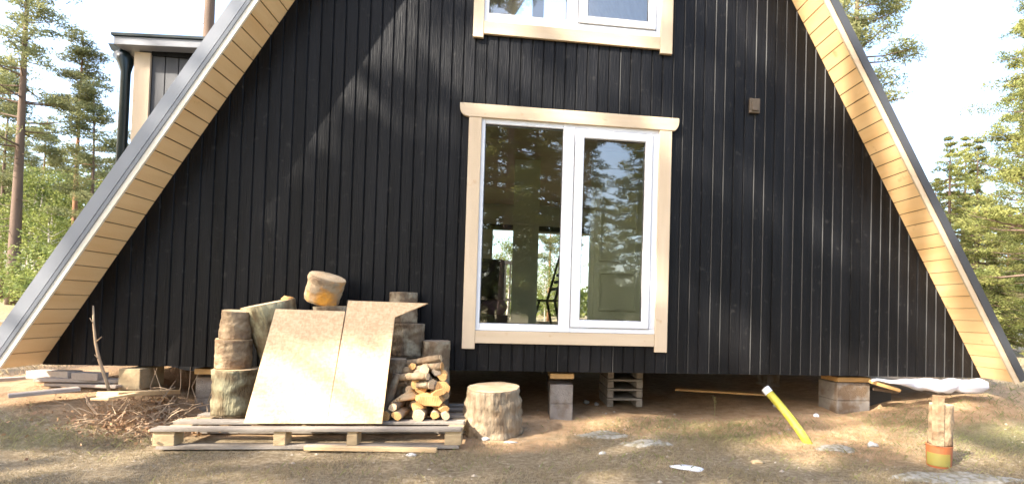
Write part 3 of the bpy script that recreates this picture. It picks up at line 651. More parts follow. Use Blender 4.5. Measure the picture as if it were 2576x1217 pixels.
for (cx_, cy_, cz_, sx, sy, sz, ry, rz, lab) in [(-1.16, -.60, .305, .27, .13, .085, .12, .1, 'big yellow-orange split wedge on the right of the heap'), (-1.10, -.56, .36, .13, .12, .05, -.3, .3, 'small pale split wedge lying on the big yellow-orange one'), (-1.24, -.62, .245, .12, .11, .05, .5, -.2, 'ragged brown splinter under the left end of the big wedge'), (-1.05, -.60, .235, .10, .12, .05, -.2, .4, 'short orange split piece under the right end of the big wedge')]:
    mt = Matrix.Rotation(rz, 3, 'Z') @ Matrix.Rotation(ry, 3, 'Y'); c_ = Vector((cx_, cy_, cz_)); q = MB(); N = 7; ring = []
    for e in (-.5, .5):
        ring.append([c_+mt @ Vector((math.cos(6.283*k/N)*sx*.5*rs.uniform(.7, 1.1), e*sy, math.sin(6.283*k/N)*sz*.6*rs.uniform(.6, 1.15))) for k in range(N)])
    q.poly(ring[0]); q.poly(ring[1][::-1])
    for k in range(N): kk = (k+1) % N; q.poly([ring[0][kk], ring[0][k], ring[1][k], ring[1][kk]])
    bmq = q.mesh('split_log'); bq = bmesh.new(); bq.from_mesh(bmq); bmesh.ops.remove_doubles(bq, verts=bq.verts, dist=1e-5); bmesh.ops.recalc_face_normals(bq, faces=bq.faces); bq.to_mesh(bmq); bq.free()
    bmq.materials.append(M['cutorange']); o = link(bpy.data.objects.new('split_log', bmq)); tag(o, lab, 'firewood', G)

# strand boards leaning on the wood
def sheet(pts, label, th=.012):
    P3 = [Vector(p) for p in pts]; nn = (P3[1]-P3[0]).cross(P3[2]-P3[0]).normalized()
    if nn.y < 0: nn = -nn
    q = MB(); q.prism(P3, nn*th); o = q.build('strand_board', M['osb'], bevel=.0015); tag(o, label, 'board', 'strand boards leaning on the firewood'); return o
def onpl(u, v, z0=PT+.003, y0=-.83, ym=-.46, z1=1.05):     # point on the leaning plane through pixel u, v
    a = Vector((0, y0, z0)); nn = Vector((0, -(z1-z0), ym-y0)); d = ray(u, v); return CP+d*((a-CP).dot(nn)/d.dot(nn))
bl = onpl(613, 1063); bm_ = onpl(822, 1063); br = onpl(961, 1063)
for b_ in (bl, bm_, br): b_.z = PT+.003; b_.y = -.83
sheet([bl, bm_+Vector((-.0005, 0, 0)), onpl(868, 782), onpl(693, 776)], 'left strand board leaning on the logs, top edge lower than its neighbour')
sheet([bm_+Vector((.0005, 0, 0)), br, onpl(993, 797), onpl(1077, 762), onpl(876, 755)], 'right strand board with a pointed corner sticking out at its top right')

# stump right of the pallet
log((-.632, -.40, -.02), (-.640, -.425, .385), .262, .228, 'big pale chopping block with a cut top standing on the ground by the pallet', 'barkblock', rough=.10, name='chopping_block', group=None, cat='chopping block', seg=40)

# stack of small pallets under the house
for k in range(4):
    z = .03+.105*k; x0, x1, y0 = .575, .975, .62
    t = empty('small_pallet', (0, 0, 0), ['lowest', 'second lowest', 'second highest', 'topmost'][k]+' small grey pallet in the stack under the house', 'pallet', 'small pallets stacked under the house')
    q = MB(); q.box((x0, y0, z+.072), (x1, y0+.6, z+.094)); q.build('deck', M['pallet'], t, bevel=.003)
    for a in (x0, x1-.07): q = MB(); q.box((a, y0-.01, z), (a+.07, y0+.55, z+.0715)); q.build('runner', M['pallet'], t, bevel=.006)
o = MB(); o.obox((1.92, .75, .19), (1.0, .14, .018), (0, R(.5), R(-16))); o = o.build('plank', M['shim'], bevel=.002); tag(o, 'long thin brown plank lying under the house right of the small pallets', 'plank')
# yellow pipe
a = atY(1927, 978, -.52); b = Vector((2.10, -.86, -.05)); mid = (a+b)/2+Vector((.012, 0, .012))
q = MB(); q.tube([b, b.lerp(mid, .5)+Vector((.008, 0, .0)), mid, a.lerp(mid, .5)+Vector((.003, 0, 0)), a], [.036]*5, 16); pp = q.build('yellow_pipe', M['yellow'], smooth=True); tag(pp, 'yellow plastic pipe with a white mouth, sticking slanted out of the soil', 'pipe')
d = (a-mid).normalized(); q = MB(); q.tube([a-d*.045, a+d*.012], [.0385, .0385], 16); q.build('pipe_mouth', M['white'], pp)
# log on bucket, right foreground
bx, by = 2.735, -1.50
q = MB(); n_ = 24; q.tube([(bx, by, -.04), (bx, by, .0), (bx, by, .135), (bx, by, .150)], [.078, .080, .086, .089], n_); bk = q.build('plastic_pot', M['orange'], smooth=False, bevel=.002); tag(bk, 'orange plastic pot with a lime front, standing on the ground under the split log', 'pot')
q = MB()
for i in range(10):
    a0 = R(168+i*11.2); a1 = R(168+(i+1)*11.2); r_ = .0875
    q.poly([(bx+r_*math.cos(a0), by+r_*math.sin(a0), .006), (bx+r_*math.cos(a1), by+r_*math.sin(a1), .006), (bx+r_*math.cos(a1), by+r_*math.sin(a1), .098), (bx+r_*math.cos(a0), by+r_*math.sin(a0), .098)])
q.build('label_patch', M['olive'], bk, fix=False)
o = log((bx+.006, by, .152), (bx+.012, by, .452), .080, .076, 'split birch log standing on the orange pot', 'barkbirch', rough=.07, group=None)
q = MB(); q.prism([(bx-.082, by-.02, .154), (bx-.078, by-.065, .154), (bx-.03, by-.081, .154), (bx-.032, by-.06, .154), (bx-.066, by-.05, .154)], (.0, 0, .375)); o = q.build('split_log', M['barkbirch'], bevel=.004); tag(o, 'tall thin split piece standing against the left of the log on the orange pot', 'firewood')

# white tarp roll along the right foot of the wall
q = MB(); pts = []; rad = []
for i in range(34):
    t = i/33; xx = 3.20+1.34*t; r_ = .012+.056*sstep(.05, .55, t); r_ *= (.97+.04*math.sin(i*.7)+.03*math.sin(i*1.5+1))

    if i > 30: r_ *= (34-i)/4
    pts.append((xx, -.13+.03*math.sin(i*.6), .460-r_*.75+.006*math.sin(i*.9))); rad.append(r_*1.05)
q.tube(pts, rad, 22, True, .22, 3); o = q.build('tarpaulin', M['tarp'], smooth=True); tag(o, 'crumpled white tarpaulin rolled along the right foot of the wall', 'tarpaulin')
for k, (u0_, v0_, u1_, v1_, Y, lab, mm) in enumerate([(2188, 958, 2262, 980, -.02, 'orange-brown board poking out under the white tarpaulin', 'shim'), (2195, 975, 2258, 984, .05, 'lower reddish board beside the right pier', 'joist')]):
    a = atY(u0_, v0_, Y); b = atY(u1_, v1_, Y-.12); q = MB(); c = (a+b)/2; dl = b-a
    q.obox(c, (dl.length, .14, .03), (0, -math.atan2(dl.z, math.hypot(dl.x, dl.y)), math.atan2(dl.y, dl.x))); o = q.build('board_offcut', M[mm], bevel=.003); tag(o, lab, 'board')
q = MB(); q.box((3.42, .25, .10), (3.72, .6, .30)); o = q.build('crate', M['dark'], bevel=.01); tag(o, 'black plastic crate in the shade right of the right pier', 'crate')

# left: planks, blocks, brush
def plank(u0_, v0_, u1_, v1_, wid, th, m, label, dz=0, name='plank', zoff=None):
    def hit(u, v):
        z = .2
        for _ in range(25):
            p = atZ(u, v, z); z = gh(p.x, p.y)+dz+th
        return atZ(u, v, z)
    a = hit(u0_, v0_); b = hit(u1_, v1_); c = (a+b)/2-Vector((0, 0, th/2)); dl = b-a
    q = MB(); q.obox(c, (dl.length, wid, th), (0, -math.atan2(dl.z, math.hypot(dl.x, dl.y)), math.atan2(dl.y, dl.x)), .003); o = q.build(name, M[m], bevel=.003); tag(o, label, 'plank', 'planks lying left of the house front'); return o
plank(20, 990, 200, 972, .13, .025, 'plank', 'pinkish grey plank nearest the camera in the scrap wood by the left roof foot')
plank(-40, 952, 180, 938, .12, .03, 'plank', 'grey plank crossing under the left roof foot')
plank(95, 948, 310, 952, .10, .03, 'plank', 'weathered plank leading to the pale block', .04)
plank(120, 962, 300, 968, .07, .02, 'plank', 'narrow dark plank in front of the weathered one')
plank(85, 930, 190, 932, .12, .07, 'plank', 'short thick board end under the left corner of the wall', .04)
plank(195, 935, 260, 937, .12, .06, 'plank', 'short grey board end right of the thick one', .04)
plank(270, 985, 430, 978, .16, .035, 'planklight', 'yellowish slab of wood on top of the earth heap')
plank(250, 1000, 330, 985, .12, .02, 'planklight', 'pale splinter of wood left of the twig heap')
a = atY(303, 926, -.06); b = atY(355, 970, -.06)
q = MB(); q.box((a.x, -.08, b.z-.03), (b.x, .24, a.z)); o = q.build('timber_block', M['palletblock'], bevel=.005); tag(o, 'pale wooden block supporting the wall at the left', 'timber block')
# tall dry twig
q = MB(); px = [(275, 985), (266, 955), (250, 905), (240, 860), (236, 815), (235, 768)]
q.tube([atY(u, v, -.25) for u, v in px], [.012, .011, .012, .010, .010, .006], 6, True, .5, 2)
for (i, du, dv) in ((3, 16, -14), (4, -10, -16), (2, -12, -14)):
    u, v = px[i]; q.tube([atY(u, v, -.25), atY(u+du, v+dv, -.28)], [.005, .003], 4)
o = q.build('dry_twig', M['twig'], smooth=True); tag(o, 'tall bare twig standing against the black wall at the left', 'twig')
# brush heap: countless thin twigs
q = MB(); rnd = random.Random(5)
for k in range(150):
    cx = rnd.gauss(-3.46, .19); cy = rnd.gauss(-.45, .15); z0 = gh(cx, cy)
    an = rnd.uniform(0, 6.28); ln = rnd.uniform(.08, .34); el = rnd.uniform(-.1, .9)
    p = Vector((cx, cy, z0+rnd.uniform(0, .10))); dr = Vector((math.cos(an)*math.cos(el), math.sin(an)*math.cos(el), math.sin(el)))
    m_ = p+dr*ln*.5+Vector((rnd.uniform(-.03, .03), rnd.uniform(-.03, .03), rnd.uniform(-.01, .03)))
    q.tube([p, m_, p+dr*ln+Vector((0, 0, -.02))], [.0045, .0035, .002], 4, False)
o = q.build('dry_twigs', M['twig'], fix=False); tag(o, 'tangle of dry twigs and roots left of the pallet', 'twigs', kind='stuff')
q = MB()
for k in range(900):
    cx = rnd.gauss(-3.45, .28); cy = rnd.gauss(-.5, .22); z0 = gh(cx, cy)+rnd.uniform(0, .10)
    a = Vector((rnd.uniform(-1, 1), rnd.uniform(-1, 1), rnd.uniform(-1, 1))).normalized()*rnd.uniform(.008, .022); b = a.cross(Vector((rnd.random(), rnd.random(), rnd.random()))).normalized()*rnd.uniform(.006, .014); p = Vector((cx, cy, z0))
    q.poly([p-a, p+b, p+a, p-b])
o = q.build('dead_leaves', M['twigred'], fix=False); tag(o, 'dead brown leaves caught in the dry twigs', 'leaves', kind='stuff')
# upright dry stalks against the dark gap
q = MB()
for k in range(7):
    x0 = -3.75+.09*k; p = Vector((x0, .0, .16)); q.tube([p, p+Vector((rnd.uniform(-.05, .05), 0, .14)), p+Vector((rnd.uniform(-.16, .16), 0, rnd.uniform(.22, .34)))], [.005, .004, .002], 4, False)
o = q.build('dry_stalks', M['twig'], fix=False); tag(o, 'thin dry stalks rising in front of the dark gap at the left', 'stalks', kind='stuff')

# stones and scraps
SC = [(1735, 1178, .125, .05, .014, 'white', 'flat_scrap', 'flat white scrap lying on the ground in the middle foreground', 'scrap'),
      (2053, 1046, .03, .03, .022, 'white', 'stone', 'small white stone near the foot of the yellow pipe', 'stone'), (1950, 1022, .03, .03, .02, 'stone', 'stone', 'small pinkish stone behind the yellow pipe', 'stone'),
      (2195, 1120, .05, .04, .022, 'stone', 'stone', 'grey stone on the bare soil between pipe and orange pot', 'stone'), (1905, 1163, .05, .03, .016, 'palletblock', 'wood_chip', 'pale yellowish chip of wood in the right middle foreground', 'wood chip'),
      (1515, 1140, .03, .025, .012, 'stone', 'stone', 'grey pebble below the pale patch of ground', 'stone'), (1035, 1145, .04, .03, .015, 'stone', 'stone', 'whitish pebble in front of the pallet', 'stone'),
      (815, 1128, .035, .02, .012, 'white', 'paper_scrap', 'small white scrap at the front edge of the pallet', 'scrap'), (1285, 1112, .06, .03, .010, 'stone', 'stone', 'flat grey stone right in front of the chopping block', 'stone'),
      (1222, 1105, .035, .03, .02, 'stone', 'stone', 'round pebble at the foot of the chopping block', 'stone'), (2150, 1030, .07, .03, .015, 'planklight', 'wood_chip', 'pale chips at the foot of the right pier', 'wood chip'),
      (1180, 1080, .05, .03, .02, 'twigred', 'wood_chip', 'reddish bark chip between pallet and chopping block', 'wood chip'), (1475, 1012, .035, .03, .03, 'stone', 'stone', 'pinkish stone beside the middle pier', 'stone'), (1500, 1018, .025, .03, .03, 'stone', 'stone', 'upright pinkish stone right of the one beside the middle pier', 'stone')]
def hitg(u, v, it=25):
    z = 0
    for _ in range(it): p = atZ(u, v, z); z = gh(p.x, p.y)
    return Vector((p.x, p.y, z))
for k, (u, v, a, b, c_, m_, nm, lab, cat) in enumerate(SC):
    p = hitg(u, v); o = blob(nm, (a, b, c_), M[m_], k*3.1, 2, .5); o.location = p+Vector((0, 0, c_*.3)); o.rotation_euler = (0, 0, rnd.uniform(-.4, .4)); tag(o, lab, cat)
# pale dried mortar patches: thin crusts lying on the soil
def crust(cx, cy, rx, ry, label):
    q = MB(); N = 40; k = len(q.v); ring = []
    rings = 5
    q.v.append((cx, cy, gh(cx, cy)+.016))
    for r_ in range(1, rings+1):
        for j in range(N):
            an = 2*math.pi*j/N; f_ = (1+.35*noise.noise(Vector((math.cos(an)*1.5+cx, math.sin(an)*1.5, cy)))+.18*noise.noise(Vector((math.cos(an)*5+cx, math.sin(an)*5, cy))))*r_/rings
            x_ = cx+rx*f_*math.cos(an); y_ = cy+ry*f_*math.sin(an); q.v.append((x_, y_, gh(x_, y_)+(.014 if r_ < rings else -.006)+.004*noise.noise(Vector((x_*20, y_*20, 0)))))
    for j in range(N): q.f.append((0, 1+j, 1+(j+1) % N))
    for r_ in range(rings-1):
        for j in range(N): jj = (j+1) % N; q.f.append((1+r_*N+j, 1+(r_+1)*N+j, 1+(r_+1)*N+jj, 1+r_*N+jj))
    o = q.build('mortar_patch', M['mortar'], smooth=True, fix=False); tag(o, label, 'mortar patch', 'pale dried mortar spills'); return o
M['mortar'] = mat('dried_mortar', (.36, .34, .29), .95, (.25, .215, .16), (7, 7, 7), .9, .6, 60, .1, var2=(.2, .17, .11), v2scale=22, v2amt=.45)
crust(.33, -.56, .24, .13, 'pale grey spill on the soil right of the chopping block')
crust(.62, -.90, .22, .10, 'smaller grey spill nearer the camera than the one by the chopping block')
crust(2.60, -1.78, .50, .14, 'broad grey spill around the foot of the orange pot')
crust(2.20, -1.05, .18, .10, 'faint grey spill on the bare soil beyond the yellow pipe')

# grass and litter
def blades(name, m, n_, sampler, h0, h1, wd, label):
    v = []; f = []
    for _ in range(n_):
        x, y = sampler(); z = gh(x, y)-.004; an = rnd.uniform(0, 6.28); h = rnd.uniform(h0, h1); ln = rnd.uniform(.2, 1.3)*h; wx = math.cos(an+1.57)*wd; wy = math.sin(an+1.57)*wd
        k = len(v); v += [(x-wx, y-wy, z), (x+wx, y+wy, z), (x+math.cos(an)*ln*.5+wx*.6, y+math.sin(an)*ln*.5+wy*.6, z+h*.7), (x+math.cos(an)*ln, y+math.sin(an)*ln, z+h)]
        f += [(k, k+1, k+2), (k, k+2, k+3)]
    me = bpy.data.meshes.new(name); me.from_pydata(v, [], f); me.materials.append(m); o = link(bpy.data.objects.new(name, me)); tag(o, label, 'grass', kind='stuff'); return o
def okp(x, y): return not (-3.1 < x < -.8 and -1.02 < y < .1) and not (abs(x) < 4.5 and y > .05)
def samp_fore():
    while True:
        x = rnd.uniform(-4.2, 4.2); y = rnd.uniform(-2.3, -.2)
        if okp(x, y) and noise.noise(Vector((x*1.7, y*1.7, 5)))+rnd.uniform(-.35, .35)-max(0, y+.9)*.5 > 0.0: return x, y
def samp_gr():
    while True:
        c_ = rnd.choice([(1.25, -.30, .55, .20)]*3+[(4.2, -.8, 1.0, .7)]*6+[(1.5, -.75, .4, .12), (-3.9, -.85, .5, .14), (3.3, -.35, .25, .15), (5.2, 0, .8, .8), (.2, -1.5, 1.5, .3)])
        x = rnd.gauss(c_[0], c_[2]); y = rnd.gauss(c_[1], c_[3])
        if okp(x, y): return x, y
blades('dry_grass', M['drygrass'], 38000, samp_fore, .005, .030, .0020, 'short dry grass and litter covering the foreground')
blades('green_grass', M['greengrass'], 9000, samp_gr, .010, .055, .0014, 'thin green grass on the trodden ground')
def samp_far():
    s_ = rnd.choice((-1, 1)); return (s_*rnd.uniform(5.2, 13), rnd.uniform(-1, 12))
blades('meadow_grass', M['drygrass'], 22000, samp_far, .03, .12, .004, 'longer dry grass beside and behind the house')
# weed
wd = hitg(1797, 1045); q = MB(); q.tube([wd, wd+Vector((.004, 0, .09)), wd+Vector((-.003, 0, .19))], [.004, .003, .002], 5)
wdo = q.build('weed', M['greengrass'], fix=False); tag(wdo, 'single green weed with a tuft of leaves standing before the dark gap', 'weed')
q = MB()
for k in range(26):
    an = rnd.uniform(0, 6.28); el = rnd.uniform(-.4, 1.1); p = wd+Vector((-.001, 0, rnd.uniform(.12, .19))); dr = Vector((math.cos(an)*math.cos(el), math.sin(an)*math.cos(el), math.sin(el)))*rnd.uniform(.03, .06); sd = dr.cross(Vector((0, 0, 1))).normalized()*.006
    q.poly([p, p+dr*.5+sd, p+dr, p+dr*.5-sd])
q.build('leaf_tuft', M['greengrass'], wdo, fix=False)
# pebbles/litter as stuff
v = []; f = []
for _ in range(2600):
    x = rnd.uniform(-4.5, 4.8); y = rnd.uniform(-2.2, .6)
    if -3.1 < x < -.85 and -1.0 < y < .1: continue
    z = gh(x, y); s_ = rnd.uniform(.002, .010)*(1 if rnd.random() < .93 else 2.2); k = len(v); a = rnd.uniform(0, 3)
    for dx, dy, dz in ((1, 0, 0), (0, 1, 0), (-1, 0, 0), (0, -1, 0), (0, 0, .7)): v.append((x+s_*(dx*math.cos(a)-dy*math.sin(a)), y+s_*.7*(dx*math.sin(a)+dy*math.cos(a)), z+s_*dz-.001))
    f += [(k, k+1, k+4), (k+1, k+2, k+4), (k+2, k+3, k+4), (k+3, k, k+4)]
me = bpy.data.meshes.new('gravel'); me.from_pydata(v, [], f); me.materials.append(mat('litter', (.40, .34, .26), .9, (.24, .18, .12), (3, 3, 3), .5)); o = link(bpy.data.objects.new('gravel', me)); tag(o, 'scattered pebbles and wood crumbs on the soil', 'gravel', kind='stuff')

# ------------------------------------------------------------------ trees
def needle_mesh(name, clumps, m, per=60, size=.16, wid=.045, flat=.5, seed=1, keep=None):
    rd = random.Random(seed); v = []; f = []
    for (c_, r_) in clumps:
        k_ = int(per*r_*r_/.5)+8
        for _ in range(k_):
            while True:
                d = Vector((rd.uniform(-1, 1), rd.uniform(-1, 1), rd.uniform(-1, 1)))
                if d.length < 1: break
            p = Vector(c_)+Vector((d.x*r_, d.y*r_, d.z*r_*flat))
            if keep and not keep(p): continue
            a = Vector((rd.uniform(-1, 1), rd.uniform(-1, 1), rd.uniform(-.5, .9))).normalized()*size*rd.uniform(.6, 1.3); b = a.cross(Vector((rd.uniform(-1, 1), rd.uniform(-1, 1), rd.uniform(-1, 1)))).normalized()*wid
            k = len(v); v += [tuple(p-a*.5-b), tuple(p-a*.5+b), tuple(p+a*.5+b*.4), tuple(p+a*.5-b*.4)]; f.append((k, k+1, k+2, k+3))
    me = bpy.data.meshes.new(name); me.from_pydata(v, [], f); me.materials.append(m); return me
def pine_meshes(i, H, base, spread, rad, bark='pinebark', leaf='pine', dens=34, per=55, bare=.45):
    rd = random.Random(100+i); T = MB(); bend = [rd.uniform(-.25, .25), rd.uniform(-.25, .25)]
    cx = lambda z: Vector((bend[0]*math.sin(z/H*3), bend[1]*math.sin(z/H*2.4), z))
    zs = [H*k/9 for k in range(10)]; T.tube([cx(z)-Vector((0, 0, .3)) if z == 0 else cx(z) for z in zs], [max(.03, rad*(1-.85*k/9)) for k in range(10)], 9, True, .12, i)
    cl = []
    for k in range(dens):
        t = rd.random()**.8; z = H*(bare+(1-bare)*t*.97); an = rd.uniform(0, 6.28); ln = spread*(1.05-t*.75)*rd.uniform(.5, 1.1)
        a = cx(z); e = a+Vector((math.cos(an)*ln, math.sin(an)*ln, ln*rd.uniform(-.05, .35)))
        T.tube([a, a.lerp(e, .5)+Vector((0, 0, -.05*ln)), e], [rad*.22*(1.1-t), rad*.13*(1.1-t), .012], 5, False)
        for j in range(3): q_ = a.lerp(e, rd.uniform(.45, 1.05)); cl.append((q_+Vector((rd.uniform(-.3, .3), rd.uniform(-.3, .3), rd.uniform(-.05, .25))), rd.uniform(.35, .75)*(1.1-t*.35)))
    for k in range(7): cl.append((cx(H)+Vector((rd.uniform(-.6, .6), rd.uniform(-.5, .5), rd.uniform(-.9, .3))), .5))
    for k in range(int(dens*.25)):         # dead snags on the bare trunk
        z = H*rd.uniform(.15, bare); an = rd.uniform(0, 6.28); a = cx(z); T.tube([a, a+Vector((math.cos(an), math.sin(an), rd.uniform(-.3, .1)))*rd.uniform(.3, 1.1)], [.025, .008], 4, False)
    tm = T.mesh('trunk'); tm.materials.append(M[bark]); [setattr(p, 'use_smooth', True) for p in tm.polygons]
    return tm, needle_mesh('crown', cl, M[leaf], int(per*1.5), .17, .024, .42, i)
def spruce_meshes(i, H, spread, rad, leaf='spruce', lay=26, per=50, bark='pinebark', z0=.08):
    rd = random.Random(200+i); T = MB(); T.tube([(0, 0, -.3), (0, 0, H*.5), (0, 0, H)], [rad, rad*.6, .02], 9); cl = []
    for k in range(lay):
        t = (k+.5)/lay; z = H*(z0+(1-z0)*t); ln0 = spread*(1-t)**.85+.12; nb = int(4+7*(1-t))
        for j in range(nb):
            an = rd.uniform(0, 6.28); ln = ln0*rd.uniform(.6, 1.15); a = Vector((0, 0, z)); e = Vector((math.cos(an)*ln, math.sin(an)*ln, z-ln*rd.uniform(.05, .35)))
            if ln > .5: T.tube([a, e], [.03, .008], 4, False)
            for s_ in (.45, .75, 1.0): cl.append((a.lerp(e, s_), .20+.22*(1-t)*rd.uniform(.6, 1.2)))
    tm = T.mesh('trunk'); tm.materials.append(M[bark]); return tm, needle_mesh('crown', cl, M[leaf], int(per*1.5), .14, .024, .5, i)
def broad_meshes(i, H, spread, rad, leaf='leafy', bark='birchtrunk', nb=26, per=70, low=.25):
    rd = random.Random(300+i); T = MB(); top = Vector((rd.uniform(-.5, .5), rd.uniform(-.5, .5), H*.9)); T.tube([(0, 0, -.3), top*.5, top], [rad, rad*.65, .03], 8); cl = []
    for k in range(nb):
        t = rd.random(); z = H*(low+(1-low)*t); a = Vector((0, 0, z*.85)); an = rd.uniform(0, 6.28); ln = spread*math.sin(math.pi*min(1, .25+.7*t))*rd.uniform(.3, 1.1); e = Vector((math.cos(an)*ln, math.sin(an)*ln, z))
        T.tube([a, e], [rad*.25, .01], 4, False); cl.append((e, rd.uniform(.4, .9))); cl.append((a.lerp(e, .6), rd.uniform(.4, .7)))
    tm = T.mesh('trunk'); tm.materials.append(M[bark]); return tm, needle_mesh('crown', cl, M[leaf], per, .13, .05, .8, i)
PIN = [pine_meshes(1, 18, 0, 2.7, .26, dens=55, bare=.42, per=95), pine_meshes(2, 16, 0, 2.3, .17, bark='pinebarkred', dens=44, bare=.45, per=95), pine_meshes(3, 14, 0, 2.0, .14, dens=40, bare=.40, per=95), pine_meshes(4, 20, 0, 3.9, .30, dens=95, bare=.20, per=110, leaf='spruce'), pine_meshes(5, 26, 0, 3.2, .30, dens=40, bare=.68, per=90), pine_meshes(6, 20, 0, 2.8, .25, dens=60, bare=.52, per=110)]
SPR = [spruce_meshes(1, 13, 3.7, .18, lay=34, per=130), spruce_meshes(2, 10, 2.5, .14, lay=26, per=120)]
BRO = [broad_meshes(1, 6, 1.9, .07), broad_meshes(2, 8, 2.2, .09, nb=30), broad_meshes(3, 3.2, 1.7, .05, bark='pinebark', low=.1)]
def tree(name, ms, loc, s, rz, label, cat, group=None):
    e = empty(name, loc, label, cat, group); e.scale = (s, s, s); e.rotation_euler = (0, 0, rz)
    for nm, me in (('trunk', ms[0]), ('crown', ms[1])): link(bpy.data.objects.new(nm, me), e)
    return e
def base(u, Y): p = atY(u, 800, Y); return Vector((p.x, p.y, gh(p.x, p.y)))
WOODL = 'trees of the wood on the left'; WOODR = 'trees of the wood on the right'
tree('pine_tree', PIN[0], base(28, 24), 1.02, .4, 'tallest pine at the left edge with a thick grey bare trunk', 'pine', WOODL)
tree('pine_tree', PIN[1], base(178, 27), .95, 2.2, 'slim reddish-trunked pine midway between the left edge and the roof', 'pine', WOODL)
tree('pine_tree', PIN[2], base(205, 25), .86, 1.2, 'short slim pine just left of the roof edge and the downpipe', 'pine', WOODL)
tree('pine_tree', PIN[2], base(2, 30), .98, 3.3, 'slender pine trunk cut by the left edge of the photo', 'pine', WOODL)
for k, (u, Y, s, ms) in enumerate([(95, 44, .95, PIN[1]), (250, 40, .75, PIN[2]), (130, 50, 1.0, PIN[2]), (-60, 36, 1.0, PIN[1]), (300, 52, .95, PIN[0]), (60, 56, 1.05, PIN[2]), (-150, 40, 1, PIN[0]), (215, 60, 1.0, PIN[1]), (20, 62, 1.1, PIN[0]), (160, 66, 1.1, PIN[2])]):
    tree('pine_tree', ms, base(u, Y), s, k*1.1, 'distant pine among the others in the wood on the left', 'pine', WOODL)
for k, (u, Y, s, ms) in enumerate([(70, 27, .9, BRO[1]), (120, 25, .85, BRO[0]), (170, 30, 1.0, BRO[1]), (225, 30, .95, BRO[0]), (20, 33, 1.1, BRO[1]), (150, 20, .8, BRO[2]), (95, 22, .9, BRO[2]), (-30, 28, 1, BRO[0]), (270, 30, 1.0, BRO[1]), (60, 38, 1.1, BRO[1]), (110, 40, 1.2, BRO[1]), (200, 42, 1.2, BRO[1]), (0, 45, 1.2, BRO[1]), (300, 36, 1.2, BRO[1]), (330, 24, 1.0, BRO[2])]):
    tree('young_tree', ms, base(u, Y), s, k*.9, 'green bushy young tree in the undergrowth left of the house', 'young tree', 'young trees left of the house')
tree('pine_tree', PIN[4], base(478, 17), 1.0, 1.0, 'pine whose bare trunk rises above the dormer roof', 'pine')
tree('pine_tree', PIN[5], base(2150, 16), 1.0, 2.4, 'pine with loose branches showing above the right roof edge', 'pine', WOODR)
tree('spruce_tree', SPR[0], base(2385, 21), .93, .3, 'yellow-green spruce, left of the two pointed ones on the right', 'spruce', WOODR)
tree('spruce_tree', SPR[0], base(2455, 23), 1.0, 1.9, 'second pointed yellow-green spruce, right of the first', 'spruce', WOODR)
tree('pine_tree', PIN[3], base(2610, 14), .85, 4.0, 'big pine reaching in from the right edge of the photo', 'pine', WOODR)
tree('pine_tree', PIN[3], base(2655, 18), .85, 1.0, 'dense pine just behind the one reaching in from the right edge', 'pine', WOODR)
tree('pine_tree', PIN[3], base(2660, 22), 1.05, 2.6, 'tall pine mostly outside the right edge, behind the near pines', 'pine', WOODR)
for k, (u, Y, s, ms) in enumerate([(2600, 26, 1.15, PIN[3]), (2425, 29, 1.2, SPR[0]), (2350, 27, .9, SPR[0]), (2340, 30, .9, SPR[1]), (2500, 46, .9, SPR[1]), (2560, 52, 1.2, SPR[0]), (2420, 36, .95, PIN[2]), (2530, 48, .95, PIN[1]), (2480, 44, .9, PIN[1]), (2500, 55, .9, PIN[2]), (2580, 56, 1., PIN[1]), (2610, 50, 1, PIN[0]), (2440, 60, 1.0, PIN[1]), (2720, 34, 1, SPR[0]), (2550, 66, 1.0, PIN[2]), (2460, 70, 1.1, SPR[0]), (2600, 72, 1.1, SPR[0])]):
    tree('spruce_tree' if ms in SPR else 'pine_tree', ms, base(u, Y), s, k*1.3, 'distant tree in the wood behind the right roof edge', 'tree', WOODR)
for k, (u, Y, s) in enumerate([(2500, 44, .9), (2538, 46, 1), (2475, 42, .9), (2562, 50, 1.1)]):
    tree('birch_tree', BRO[1], base(u, Y), s, k*1.7, 'pale-trunked birch in the wood on the right', 'birch', 'birches on the right')
# trees seen through the rear windows and wood behind the house
for k, (x, y, s, ms, nm) in enumerate([(-1.2, 40, .9, BRO[1], 'young_tree'), (1.2, 42, .9, PIN[2], 'pine_tree'), (2.8, 46, .9, PIN[1], 'pine_tree'), (.2, 50, 1.0, BRO[1], 'young_tree'), (4.2, 44, 1.0, BRO[1], 'young_tree'), (6, 52, 1, PIN[1], 'pine_tree'), (2.0, 38, .8, BRO[0], 'young_tree'), (-4, 48, 1.1, BRO[1], 'young_tree'), (-8, 50, 1.1, PIN[0], 'pine_tree')]):
    tree(nm, ms, (x, y, gh(x, y)), s, k, 'tree behind the house, glimpsed through the rear openings', 'tree', 'trees behind the house')
# far wood: hedge-like mass on the horizon
cl = []
rd = random.Random(77)
for k in range(700):
    an = rd.uniform(-1.35, 1.35); r_ = rd.uniform(78, 100); cl.append((Vector((math.sin(an)*r_, math.cos(an)*r_-5, rd.uniform(-2, 6.5)*rd.uniform(.3, 1))), rd.uniform(1.5, 2.6)))
fwm = needle_mesh('far_wood', cl, M['leafy'], 5, .7, .3, .8, 5); o = link(bpy.data.objects.new('far_wood', fwm)); tag(o, 'far green wood on the horizon', 'wood', kind='stuff')

